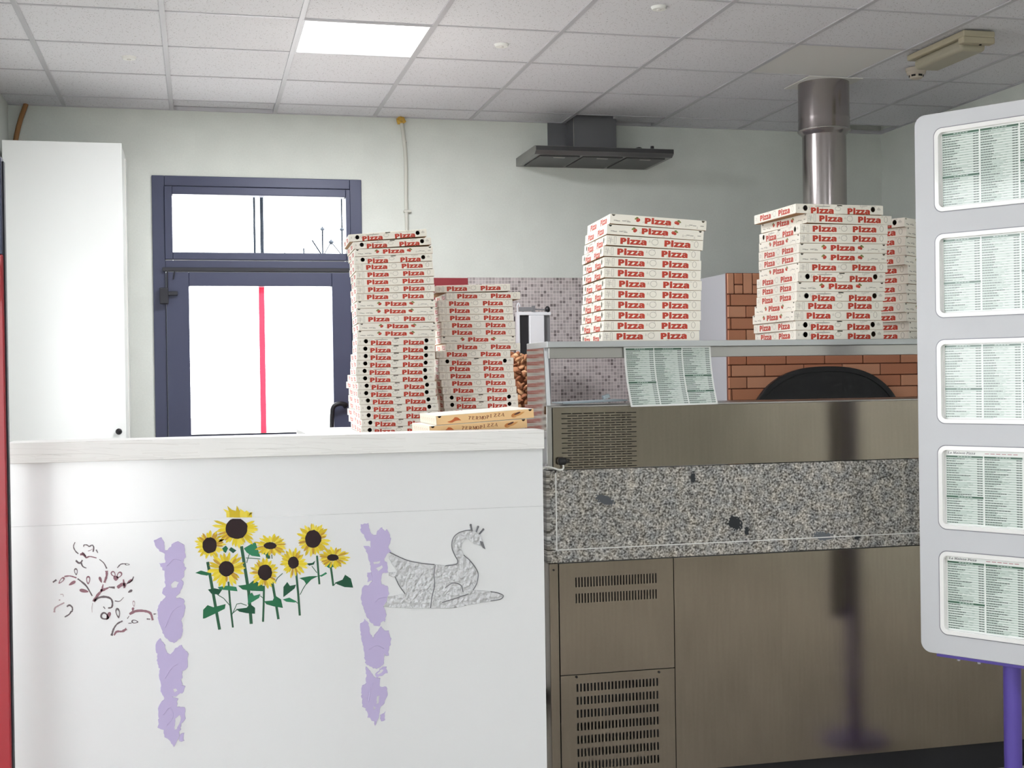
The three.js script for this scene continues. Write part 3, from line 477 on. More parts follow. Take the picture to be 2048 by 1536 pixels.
  // swan cut from crumpled foil
  {
    const q = Q(690, 1000, 3.2), o = new THREE.Group(); o.name = 'foil_swan'; o.userData.label = 'silver crumpled foil swan wearing a crown'; g.add(o);
    const pc = (pts, n = 'foil_body', m = M.foil, z = 0.0005, t = 0.002) => { const ge = ext(poly(pts.map(([x, y]) => q(x, y))), t, 0.0012); return part(n, ge.translate(0, 0, CZ + z), m, o); };
    pc([[285, 335], [340, 362], [400, 385], [500, 405], [574, 412], [566, 480], [570, 540], [552, 620], [543, 691], [440, 690], [300, 686], [245, 680], [268, 655], [272, 622], [384, 600], [345, 545], [320, 492], [282, 482], [283, 466], [332, 462], [325, 440], [300, 405], [285, 370]]);
    pc([[579, 414], [640, 420], [715, 405], [718, 385], [700, 350], [684, 310], [683, 265], [700, 230], [730, 207], [770, 195], [805, 192], [840, 205], [865, 225], [875, 250], [893, 310], [868, 290], [850, 285], [825, 280], [788, 248], [762, 255], [747, 275], [740, 310], [757, 350], [797, 385], [832, 430], [850, 470], [842, 530], [817, 577], [930, 585], [985, 595], [1013, 612], [1000, 630], [930, 645], [830, 662], [700, 688], [550, 691], [558, 620], [576, 540], [572, 480]]);
    for (const pts of [[[285, 335], [400, 386], [500, 406], [572, 413]], [[640, 421], [716, 406], [718, 385], [700, 350], [684, 310], [684, 265], [700, 230], [732, 207], [772, 195], [805, 192]], [[757, 350], [797, 386], [832, 430], [850, 470], [842, 530], [818, 576]], [[930, 585], [985, 596], [1012, 612], [1000, 630], [930, 645]], [[384, 600], [345, 545], [320, 492]], [[576, 414], [568, 480], [573, 540], [555, 620], [546, 690]], [[640, 560], [690, 530], [740, 545], [755, 590]], [[620, 655], [700, 630], [790, 600]]]) part('foil_crease', tube(pts.map(([x, y]) => { const p = q(x, y); return [p[0], p[1], CZ + 0.0032]; }), 0.0015, 40, 5), M.foilEdge, o);
    for (const [a, b, c, d] of [[812, 200, 804, 160], [838, 205, 850, 172], [858, 218, 884, 188]]) { const p = q(a, b), r = q(c, d); part('crown_prong', tube([[p[0], p[1], CZ + 0.002], [r[0], r[1], CZ + 0.002]], 0.0028, 6, 6), M.foilEdge, o); part('crown_tip', new THREE.SphereGeometry(0.0036, 10, 8).translate(r[0], r[1], CZ + 0.002), M.foilEdge, o); }
    pc([[862, 262], [880, 268], [896, 312], [884, 305], [868, 282]], 'beak', M.foilEdge, 0.002, 0.001);
  }
}

// ---------------------------------------------------------------- refrigerated pizza counter
const FZ = -4.2, FX0 = 1.146, FX1 = 3.45;
function slotPlate(x0, x1, y0, y1, slots, t = 0.002) { const s = poly(rectPts(x0, x1, y0, y1)); for (const [a, b, c, d] of slots) s.holes.push(hole(rectPts(a, b, c, d))); const g = ext(s, t).translate(0, 0, FZ - t); return g; }
{
  const g = thing('pizza_counter', 'refrigerated stainless steel pizza counter with granite worktop', 'counter', [0, 0, 0]);
  const yb = 0.115, yt = 0.862;
  // hollow galvanised body: back, floor, ends and a wall beside the compressor bay
  const gal = (x0, x1, ya, yc, za, zc) => bx(x0, x1, ya, yc, za, zc);
  part('body_shell', mergeGeometries([gal(FX0 + 0.002, FX1, yb, yt, FZ - 0.72, FZ - 0.71), gal(FX0 + 0.002, FX1, yb, yb + 0.002, FZ - 0.71, FZ - 0.003), gal(FX0 + 0.002, FX0 + 0.004, yb, yt, FZ - 0.71, FZ - 0.06), gal(1.59, 1.6, yb, yt, FZ - 0.71, FZ - 0.021), gal(FX1 - 0.002, FX1, yb, yt, FZ - 0.71, FZ - 0.021), gal(FX0 + 0.002, FX1, yt - 0.0015, yt, FZ - 0.71, FZ - 0.003)]), M.galvanised, g);
  part('plinth', bx(FX0 + 0.03, FX1 - 0.03, 0, yb - 0.001, FZ - 0.64, FZ - 0.05), M.black, g);
  part('corner_post', bx(FX0, 1.179, yb, yt, FZ - 0.06, FZ, 0.003), M.steel, g);
  part('side_sheet', bx(FX0, FX0 + 0.002, yb, yt, FZ - 0.72, FZ - 0.06), M.steelMirror, g);
  const s1 = [], s2 = []; 
  for (let r = 0; r < 2; r++) for (let k = 0; k < 28; k++) { const x = 1.2385 + k * (1.5335 - 1.2385) / 27.6, y = r ? 0.739 : 0.7945; s1.push([x, x + 0.0044, y - 0.0005 - (r ? 0.016 : 0.017), y + 0.016]); }
  for (let r = 0; r < 7; r++) for (let k = 0; k < 24; k++) { const x = 1.2375 + k * (1.532 - 1.2375) / 23.5, y = 0.433 - r * 0.0445; s2.push([x, x + 0.0062, y - 0.0135, y + 0.0135]); }
  part('upper_vent_panel', slotPlate(1.1815, 1.5935, 0.4795, yt - 0.002, s1), M.steel, g);
  const lp = part('lower_vent_panel', slotPlate(1.1815, 1.5935, yb, 0.4765, s2), M.steel, g);
  for (const px of [1153, 1318]) { const p = onZ(px, px < 1200 ? 1354 : 1344, 4.2); part('screw', cyl(0.004, 0.004, 0.003, 0, 0, 0, 12).rotateX(Math.PI / 2).translate(p.x, p.y, FZ), M.dark, lp); }
  part('front_panel', bx(1.5965, FX1, yb, yt - 0.002, FZ - 0.02, FZ, 0.001), M.steel, g);
  { const p = onZ(1107, 1140, 4.2); part('screw', cyl(0.003, 0.003, 0.003, 0, 0, 0, 12).rotateX(Math.PI / 2).translate(p.x, p.y, FZ), M.dark, g); }
  for (const x of [1.16, 3.436]) for (const z of [FZ - 0.03, FZ - 0.68]) part('foot', cyl(0.013, 0.013, yb, x, 0, z, 18), M.black, g);
  part('granite_slab', graniteUV(bx(FX0 - 0.008, FX1, 0.864, 0.9055, FZ - 0.74, FZ + 0.006, 0.003)), M.granite, g);
  part('granite_upstand', graniteUV(bx(1.176, FX1, 0.9085, 1.178, FZ - 0.03, FZ, 0.001)), M.granite, g);
  part('granite_side', graniteUV(bx(FX0 - 0.006, 1.1725, 0.9085, 1.178, FZ - 0.72, FZ, 0.001)), M.granite, g);
  part('joint_line', bx(1.17, FX1, 0.9055, 0.9088, FZ - 0.03, FZ + 0.0012), M.joint, g); part('joint_line', bx(1.1725, 1.1762, 0.9088, 1.17, FZ - 0.02, FZ + 0.0008), M.joint, g);
}
// refrigerated topping display standing on the granite, with a shelf above
const SHELF = 1.617;
{
  const g = thing('topping_display', 'long stainless topping display with slotted vent and upper shelf', 'display', [0, 0, 0]);
  const y0 = 1.181, y1 = 1.398;
  part('body_shell', mergeGeometries([bx(FX0 + 0.004, FX1, y0, y1 - 0.006, FZ - 0.3, FZ - 0.295), bx(FX0 + 0.004, FX1, y0, y0 + 0.002, FZ - 0.295, FZ - 0.003), bx(FX1 - 0.002, FX1, y0 + 0.002, y1 - 0.006, FZ - 0.295, FZ - 0.003), bx(1.52, 1.525, y0 + 0.002, y1 - 0.006, FZ - 0.295, FZ - 0.003)]), M.galvanised, g);
  part('side_sheet', bx(FX0 - 0.001, FX0 + 0.004, y0, y1, FZ - 0.3, FZ - 0.004), M.steelMirror, g);
  part('corner_post', bx(FX0, 1.164, y0, y1, FZ - 0.05, FZ, 0.002), M.steelSmooth, g);
  const s = []; for (let r = 0; r < 23; r++) { const y = 1.3705 - r * (1.3705 - 1.1865) / 22, odd = r % 2, n = odd ? 6 : 7, x0 = odd ? 1.2185 : 1.1975; for (let k = 0; k < n; k++) s.push([x0 + k * 0.039, x0 + k * 0.039 + 0.034, y - 0.0014, y + 0.0014]); }
  part('front_panel', slotPlate(1.1665, FX1, y0, y1 - 0.006, s, 0.002), M.steel, g);
  part('top_sheet', bx(FX0, FX1, y1 - 0.006, y1, FZ - 0.3, FZ + 0.001, 0.002), M.steelSmooth, g);
  part('upper_shelf', mergeGeometries([bx(FX0 + 0.002, FX1, SHELF - 0.021, SHELF, FZ - 0.27, FZ + 0.01, 0.002), bx(1.37, FX1, SHELF - 0.02, SHELF - 0.0005, FZ - 0.78, FZ - 0.27, 0.001)]), M.shelf, g);
  part('under_rail', bx(FX0 + 0.012, FX1, SHELF - 0.058, SHELF - 0.021, FZ - 0.03, FZ - 0.008, 0.002), M.steelSmooth, g);
  // end panel, leaning back towards the shelf
  const e = poly([[FZ - 0.002, y1], [FZ - 0.028, SHELF - 0.021], [FZ - 0.262, SHELF - 0.021], [FZ - 0.262, y1]]);
  part('end_panel', ext(e, 0.006).rotateY(-Math.PI / 2).translate(FX0 + 0.006, 0, 0), M.steelMirror, g);
  part('end_edge', new THREE.BoxGeometry(0.012, 0.2, 0.012).rotateX(-0.13).translate(FX0 + 0.006, (y1 + SHELF) / 2 - 0.01, FZ - 0.013), M.shelf, g);
  part('end_panel', ext(e, 0.006).rotateY(-Math.PI / 2).translate(FX1, 0, 0), M.steelMirror, g);
  for (const x of [3.0, 3.42]) part('shelf_post', bx(x, x + 0.025, y1, SHELF - 0.021, FZ - 0.29, FZ - 0.265), M.steelSmooth, g);
}
{
  const a = onZ(1122, 806, 4.28), b = onZ(1252, 800, 4.28), g = thing('container_lid', 'pale blue grey plastic container lid lying on the topping display', 'lid', [(a.x + b.x) / 2, 1.399, -4.33]);
  part('lid_plate', bx(-(b.x - a.x) / 2, (b.x - a.x) / 2, 0, 0.006, -0.07, 0.07, 0.002).rotateZ(0.03).translate(0, 0.006, 0), M.blueLid, g);
  part('lid_tab', bx(0.035, 0.06, 0.006, 0.02, 0.05, 0.07, 0.003).rotateZ(0.3), M.blueLid, g);
}
// plug and cable
{
  const p = onZ(1121, 922, 4.2), g = thing('power_plug', 'black plug with white cable hooked into the display vent', 'plug', [p.x, p.y, FZ]);
  part('plug_body', new THREE.LatheGeometry([[0, 0.03], [0.008, 0.03], [0.013, 0.024], [0.013, 0.004], [0.009, 0], [0, 0]].map(([x, y]) => new THREE.Vector2(x, y)), 20).rotateZ(-Math.PI / 2).translate(-0.013, 0, 0.014), M.plug, g);
  part('prong', tube([[0.016, 0.006, 0.014], [0.03, 0.004, 0.006]], 0.0022, 4, 8), M.plug, g); part('prong', tube([[0.016, -0.002, 0.014], [0.03, -0.002, 0.006]], 0.0022, 4, 8), M.plug, g);
  part('cable', tube([[0.002, -0.008, 0.014], [0.006, -0.02, 0.014], [0.003, -0.027, 0.015], [-0.008, -0.0285, 0.016], [-0.03, -0.022, 0.02], [-0.055, -0.0165, 0.04], [-0.085, -0.017, 0.085], [COX1 - p.x - 0.002, -0.03, 0.125]], 0.0034, 90, 8), M.cable, g);
}

// ---------------------------------------------------------------- printed menu sheets
function menuCanvas(title) {
  return canvas(1024, 724, (x, w, h) => {
    x.fillStyle = '#f4f5f2'; x.fillRect(0, 0, w, h); const top = title ? 58 : 18, cw = 322;
    if (title) { x.fillStyle = '#2a2730'; x.font = 'italic bold 30px serif'; x.fillText('La Maison Pizza', 34, 44); x.fillStyle = '#b06a72'; for (let k = 0; k < 6; k++) x.fillRect(360 + k * 48, 32, 36, 6); }
    for (let c = 0; c < 3; c++) {
      const x0 = 22 + c * (cw + 10); x.fillStyle = '#c6d3ca'; x.fillRect(x0, top, cw, h - top - 16);
      const n = 29, rh = (h - top - 16) / n, bars = c === 0 ? [0, 17] : c === 1 ? [0] : [14, 22];
      for (let r = 0; r < n; r++) {
        const y = top + r * rh;
        if (bars.includes(r)) { x.fillStyle = '#2f5c45'; x.fillRect(x0, y + 2, cw, rh - 6); x.fillStyle = '#cfdcd2'; for (let k = 0; k < 5; k++) x.fillRect(x0 + 100 + k * 26, y + 7, 20, 6); continue; }
        x.fillStyle = '#f3f6f2'; const wl = rr(0.25, 0.75) * cw; x.fillRect(x0 + wl, y + rh - 7, cw - wl, 6); if (rnd() < 0.35) x.fillRect(x0, y + rh - 5, cw, 4);
        x.fillStyle = '#4d5a53'; let l = rr(70, 150); if (rnd() < 0.2) l = rr(150, 230); let px = x0 + 4; const end = px + l; while (px < end) { const s = rr(8, 26); x.fillRect(px, y + 5, Math.min(s, end - px), 8); px += s + 3; }
        x.fillRect(x0 + cw - 52, y + 6, 22, 8); x.fillRect(x0 + cw - 27, y + 6, 20, 8);
        x.fillStyle = '#8fa096'; for (let k = 0; k < 3; k++) if (rnd() < 0.6) { const q = end + 10 + k * 44; if (q < x0 + cw - 100) x.fillRect(q, y + 8, rr(20, 38), 4); }
      }
    }
  });
}
const menuTex = menuCanvas(false), menuTitleTex = menuCanvas(true);
{
  const W = 0.32, H = 0.205, g = new THREE.PlaneGeometry(W, H, 24, 24), p = g.attributes.position;
  for (let i = 0; i < p.count; i++) { const u = p.getX(i) / W, v = 0.5 - p.getY(i) / H; p.setXYZ(i, p.getX(i) + v * v * 0.014 + v * 0.004, p.getY(i) + u * v * 0.004, v * v * 0.018 + 0.003 * Math.sin(u * 5 + 1) * v); }
  g.computeVertexNormals();
  const t = onZ(1250, 695, 4.2), b = onZ(1418, 695, 4.2);
  const m = single('menu_sheet', g, phy({ map: menuTex, roughness: 0.35, transmission: 0.25, thickness: 0, side: THREE.DoubleSide }), 'loose green and white menu sheet hanging below the display shelf', 'menu');
  m.position.set((t.x + b.x) / 2, 1.5965 - H / 2, FZ + 0.0015);
}
// menu board on its purple pole
{
  const fwd = V3(0, 0, -1).applyQuaternion(camera.quaternion), right = V3(1, 0, 0).applyQuaternion(camera.quaternion); fwd.y = right.y = 0; fwd.normalize(); right.normalize();
  const n = right.clone().multiplyScalar(-0.692).addScaledVector(fwd, -0.722), turn = Math.atan2(n.x, n.z);
  const P0 = V3(2.359, 0.554, -3.878), H = 1.8, W = 0.56;
  const g = thing('menu_board', 'grey five-slot menu display board on a purple post', 'board', [P0.x, 0, P0.z], turn);
  const s = roundRect(0, W, P0.y, P0.y + H, 0.034); 
  const win = []; for (let k = 0; k < 5; k++) { const yc = P0.y + H - 0.1885 - k * 0.3516; win.push([0.068, W - 0.068, yc - 0.1385, yc + 0.1385]); }
  for (const [a, b, c, d] of win) s.holes.push(roundRect(a, b, c, d, 0.027, THREE.Path));
  part('face_panel', ext(s, 0.012, 0.002, 8).translate(0, 0, -0.012), M.boardGrey, g);
  part('back_panel', ext(roundRect(0.004, W - 0.004, P0.y + 0.004, P0.y + H - 0.004, 0.026), 0.006).translate(0, 0, -0.03), M.boardGrey, g);
  const names = ['topmost', 'second from the top', 'middle', 'second from the bottom', 'lowest'];
  win.forEach(([a, b, c, d], k) => {
    const o = roundRect(a + 0.0015, b - 0.0015, c + 0.0015, d - 0.0015, 0.026); o.holes.push(roundRect(a + 0.0135, b - 0.0135, c + 0.0135, d - 0.0135, 0.017, THREE.Path));
    part('slot_frame', ext(o, 0.016, 0.0012, 8).translate(0, 0, -0.012), M.holder, g);
    const t = roundRect(a - 0.0025, b + 0.0025, c - 0.0025, d + 0.0025, 0.029); t.holes.push(roundRect(a + 0.0005, b - 0.0005, c + 0.0005, d - 0.0005, 0.0265, THREE.Path));
    part('slot_groove', ext(t, 0.003, 0, 8).translate(0, 0, 0.0005), M.boardTrim, g);
    const sh = thing('menu_sheet', 'printed green menu sheet in the ' + names[k] + ' slot of the grey board', 'menu', [P0.x, 0, P0.z], turn, 'menu sheets in the board');
    const w = b - a - 0.024, h = d - c - 0.024, sheet = new THREE.BoxGeometry(w, h, 0.0008); sheet.translate((a + b) / 2 , (c + d) / 2, -0.014);
    part('paper', sheet, phy({ map: k > 2 ? menuTitleTex : menuTex, roughness: 0.4, clearcoat: 0.7, clearcoatRoughness: 0.08 }), sh);
  });
  part('post', cyl(0.028, 0.028, P0.y + 1.1, W / 2, 0, -0.066, 28), M.purple, g);
  part('base_plate', cyl(0.14, 0.13, 0.02, W / 2, 0, -0.066, 40), M.purple, g);
  part('bracket', bx(0.05, W - 0.05, P0.y - 0.013, P0.y - 0.003, -0.05, -0.004, 0.002), M.purple, g);
  for (const x of [0.12, 0.19, 0.42]) part('bolt', cyl(0.005, 0.006, 0.008, x, P0.y - 0.021, -0.02, 12), M.screw, g);
  part('clamp', bx(W / 2 - 0.03, W / 2 + 0.03, P0.y + 0.2, P0.y + 0.26, -0.062, -0.028), M.purple, g);
}

// ---------------------------------------------------------------- pizza boxes
const BW = 0.35, BH = 0.034;
function doodle(x, w, h, n, y0, y1) {
  for (let k = 0; k < n; k++) {
    const px = rr(20, w - 20), py = rr(y0, y1); x.strokeStyle = `rgba(120,108,98,${rr(0.16, 0.4)})`; x.fillStyle = `rgba(140,128,118,${rr(0.08, 0.2)})`; x.lineWidth = 2; x.beginPath();
    const q = rnd(); if (q < 0.4) x.ellipse(px, py, rr(10, 34), rr(5, 14), rr(-0.3, 0.3), 0, 6.3); else if (q < 0.7) { x.moveTo(px, py - 12); x.lineTo(px + 8, py + 12); x.lineTo(px - 8, py + 12); x.closePath(); } else { x.moveTo(px - 16, py); x.quadraticCurveTo(px, py - 14, px + 16, py + 4); }
    x.fill(); x.stroke();
  }
}
function word(x, px, base, width, size) { // hand-drawn chunky red lettering
  x.save(); x.font = `bold ${size}px sans-serif`; const m = x.measureText('Pizza').width || size * 2.4; x.translate(px, base); x.scale(width / m, 1); x.fillStyle = '#c43d27'; x.strokeStyle = '#c43d27'; x.lineWidth = 6; x.lineJoin = 'round'; x.fillText('Pizza', 0, 0); x.strokeText('Pizza', 0, 0); x.restore();
}
function tomato(x, px, py, flip) {
  x.fillStyle = '#8a8b4a'; x.beginPath(); x.ellipse(px + flip * 26, py - 14, 22, 10, flip * 0.5, 0, 6.3); x.fill(); x.fillStyle = '#6f7a3c'; x.beginPath(); x.ellipse(px + flip * 16, py - 20, 14, 7, flip * -0.6, 0, 6.3); x.fill();
  x.fillStyle = '#c33d2b'; x.beginPath(); x.ellipse(px - 6, py, 19, 17, 0, 0, 6.3); x.fill(); x.beginPath(); x.ellipse(px + 12 * flip, py + 8, 17, 15, 0, 0, 6.3); x.fill(); x.fillStyle = 'rgba(240,200,170,0.6)'; x.beginPath(); x.ellipse(px - 10, py - 5, 5, 4, 0, 0, 6.3); x.fill();
}
const inner = (x, h) => { x.fillStyle = '#7d6146'; x.fillRect(0, h - 4, 4, 4); };   // unprinted board, used for the inside faces
const paper = '#f8f2e5';
const PW = 1024, PH = 100;
const printA = canvas(PW, PH, (x, w, h) => { x.fillStyle = paper; x.fillRect(0, 0, w, h); doodle(x, w, h, 16, 8, 92); x.strokeStyle = 'rgba(130,118,108,0.55)'; x.lineWidth = 4; x.beginPath(); x.ellipse(512, 44, 34, 30, 0, 0, 6.3); x.stroke(); x.beginPath(); x.ellipse(952, 42, 20, 32, 0, 0, 6.3); x.stroke(); x.lineWidth = 3; x.beginPath(); x.moveTo(34, 14); x.lineTo(42, 80); x.lineTo(52, 14); x.stroke(); x.strokeRect(82, 10, 20, 76); word(x, 140, 80, 288, 84); word(x, 606, 80, 288, 84); inner(x, h); });
const printB = canvas(PW, PH, (x, w, h) => { x.fillStyle = paper; x.fillRect(0, 0, w, h); doodle(x, w, h, 10, 60, 95); x.fillStyle = 'rgba(120,110,102,0.5)'; for (const [a, b] of [[40, 60], [70, 64], [128, 60], [180, 66], [840, 52], [880, 56], [960, 54]]) x.fillRect(a, b, 36, 9); tomato(x, 304, 42, -1); tomato(x, 706, 42, 1); word(x, 360, 74, 290, 78); inner(x, h); });
const printC = canvas(PW, PH, (x, w, h) => { x.fillStyle = paper; x.fillRect(0, 0, w, h); doodle(x, w, h, 18, 6, 50); x.strokeStyle = 'rgba(130,118,108,0.5)'; x.lineWidth = 4; x.beginPath(); x.ellipse(490, 44, 32, 22, 0, 0, 6.3); x.stroke(); x.fillStyle = 'rgba(120,112,104,0.4)'; x.beginPath(); x.ellipse(310, 22, 90, 9, 0, 0, 6.3); x.fill(); word(x, 168, 98, 276, 82); word(x, 596, 98, 276, 82); inner(x, h); });
const lidPrint = canvas(256, 256, (x, w, h) => { x.fillStyle = paper; x.fillRect(0, 0, w, h); doodle(x, w, h, 14, 10, 246); x.fillStyle = '#c43d27'; x.font = 'bold 52px sans-serif'; x.fillText('Pizza', 60, 146); });
const printTF = canvas(1024, 92, (x, w, h) => {
  x.fillStyle = '#f0c891'; x.fillRect(0, 0, w, h); x.fillStyle = '#c8642c'; x.beginPath(); x.moveTo(110, 66); x.quadraticCurveTo(170, 58, 190, 26); x.quadraticCurveTo(220, 20, 240, 44); x.lineTo(258, 62); x.quadraticCurveTo(200, 56, 170, 76); x.quadraticCurveTo(140, 82, 110, 66); x.fill();
  x.fillStyle = '#7c3a1c'; x.font = 'bold 48px serif'; const t = 'TERMOPIZZA'; for (let i = 0; i < t.length; i++) { const u = (i - 4.5) / 4.5; x.save(); x.translate(515 + u * 175, 58 - (1 - u * u) * -10 + (u > 0 ? -18 * u * (1.2 - u) * 2 : 0)); x.rotate(u * (u < 0 ? -0.35 : 0.2)); x.fillText(t[i], -14, 0); x.restore(); }
  x.fillStyle = '#c77a3c'; x.beginPath(); x.ellipse(820, 50, 38, 22, -0.3, 0, 6.3); x.fill(); x.fillStyle = '#d99a58'; x.beginPath(); x.moveTo(800, 66); x.quadraticCurveTo(880, 70, 930, 22); x.quadraticCurveTo(860, 20, 800, 66); x.fill(); x.fillStyle = '#5b3326'; x.beginPath(); x.ellipse(850, 34, 36, 10, -0.35, 0, 6.3); x.fill();
});
const printTS = canvas(1024, 92, (x, w, h) => { x.fillStyle = '#f4e9d6'; x.fillRect(0, 0, w, h); x.strokeStyle = '#d69a68'; x.lineWidth = 5; for (let k = 0; k < 7; k++) { const a = 90 + k * 125; x.beginPath(); x.moveTo(a, 76); x.quadraticCurveTo(a + 20, 6, a + 50, 40); x.quadraticCurveTo(a + 62, 80, a + 90, 20); x.stroke(); } });
const printMat = (map) => std('#ffffff', 0.62, 0, { map });
const BM = { A: printMat(printA), B: printMat(printB), C: printMat(printC), lid: printMat(lidPrint), TF: printMat(printTF), TS: printMat(printTS) };
// side walls of a box: plain, notched, or with vent holes and a locking slot
function panelGeo(type, w, h) {
  const hw = w / 2; let pts = [[-hw, 0], [hw, 0], [hw, h]]; const nt = (c, a, d) => { for (let i = 0; i <= 6; i++) { const t = Math.PI * i / 6; pts.push([c + Math.cos(t) * a, h - Math.sin(t) * d]); } };
  if (type === 'B') { nt(hw * 0.93, 0.0062, 0.0065); nt(-hw * 0.93, 0.0062, 0.0065); }
  if (type === 'C') { pts.push([0.011, h], [0.011, h - 0.0045], [-0.011, h - 0.0045], [-0.011, h]); }
  pts.push([-hw, h]); const s = poly(pts);
  if (type === 'C') for (const c of [-0.137, 0.134]) { const p = new THREE.Path(); p.absellipse(c, h * 0.56, 0.0092, 0.0098, 0, Math.PI * 2, true); s.holes.push(p); }
  const g = ext(s, 0.002, 0, 10), p = g.attributes.position, uv = g.attributes.uv;
  for (let i = 0; i < p.count; i++) if (g.attributes.normal.getZ(i) < -0.5) uv.setXY(i, 0.0018, 0.018); else uv.setXY(i, (p.getX(i) + hw) / w, p.getY(i) / h);
  return g.translate(0, 0, hw - 0.002);
}
const PG = {}, place = (g, k) => { const c = g.clone(); c.rotateY(k * Math.PI / 2); return c; };
for (const t of ['A', 'B', 'C']) PG[t] = [0, 1, 2, 3].map((k) => place(panelGeo(t, BW - (k % 2 ? 0.0045 : 0), BH - 0.0018).translate(0, 0.0009, k % 2 ? 0.0022 : 0), k));
const lidGeo = new THREE.BoxGeometry(BW - 0.0036, 0.0014, BW - 0.0036).translate(0, BH - 0.0009, 0), baseGeo = new THREE.BoxGeometry(BW - 0.0036, 0.0014, BW - 0.0036).translate(0, 0.0009, 0);
const protos = new Map();
function boxProto(front, left, right) {
  const key = front + left + right;
  if (!protos.has(key)) {
    const g = new THREE.Group();
    part('base', baseGeo, M.kraft, g); part('lid', lidGeo, BM.lid, g);
    part('front_panel', PG[front][0], BM[front], g); part('right_panel', PG[right][1], BM[right], g); part('back_panel', PG.A[2], BM.A, g); part('left_panel', PG[left][3], BM[left], g);
    protos.set(key, g);
  }
  return protos.get(key).clone();
}
const ORD = ['', 'first', 'second', 'third', 'fourth', 'fifth', 'sixth', 'seventh', 'eighth', 'ninth', 'tenth', 'eleventh', 'twelfth', 'thirteenth', 'fourteenth', 'fifteenth', 'sixteenth', 'seventeenth', 'eighteenth', 'nineteenth', 'twentieth', 'twenty-first', 'twenty-second', 'twenty-third', 'twenty-fourth', 'twenty-fifth', 'twenty-sixth', 'twenty-seventh', 'twenty-eighth', 'twenty-ninth', 'thirtieth'];
// rows run from the top: [front print, left print, x left px, x right px, roll in degrees, yaw in degrees]
function stack(rows, base, pitch, zFront, where, group, fixed) {
  const n = rows.length, lift = new Array(n).fill(0); for (let i = n - 2; i >= 0; i--) lift[i] = lift[i + 1] + BW / 2 * Math.abs(R((rows[i][4] || 0) - (rows[i + 1][4] || 0))) * 0.9;
  rows.forEach(([f, l, xl, xr, roll = 0, yaw = 0, r = 'A'], i) => {
    const b = boxProto(f, l, r), y = base + (n - 1 - i) * pitch + lift[i];
    b.name = numbered('pizza_box'); b.scale.y = (pitch - 0.0002) / BH;
    const c = fixed ? fixed(i) : [xAt((xl + xr) / 2, y + pitch / 2, -zFront), zFront - BW / 2];
    b.position.set(c[0], y, c[1]); b.rotation.set(0, R(yaw), R(roll), 'ZYX');
    b.userData = { label: (i ? 'white printed pizza box, ' + ORD[i + 1] + ' from the top of ' : 'white printed pizza box, topmost of ') + where, category: 'pizza box', group };
    scene.add(b);
  });
}
const BASE = 1.2525;
{
  const g = thing('storage_cabinet', 'low white storage cabinet under the tall pizza box stacks', 'cabinet', [0, 0, 0]);
  part('carcass', bx(0.5, 1.62, 0.08, BASE - 0.03, -6.6, -5.62, 0.003), M.white, g); part('top', bx(0.48, 1.64, BASE - 0.03, BASE - 0.0005, -6.62, -5.6, 0.003), M.whiteWood, g); part('plinth', bx(0.52, 1.6, 0, 0.08, -6.58, -5.66), M.dark, g);
  for (const x of [0.505, 1.065]) { const d = part('door', bx(x, x + 0.552, 0.09, BASE - 0.035, -5.62, -5.6, 0.002), M.white, g); part('handle', tube([[x + 0.276 - 0.05, 1.1, -5.6], [x + 0.276 - 0.05, 1.1, -5.575], [x + 0.276 + 0.05, 1.1, -5.575], [x + 0.276 + 0.05, 1.1, -5.6]], 0.005, 20, 8), M.chrome, d); }
}
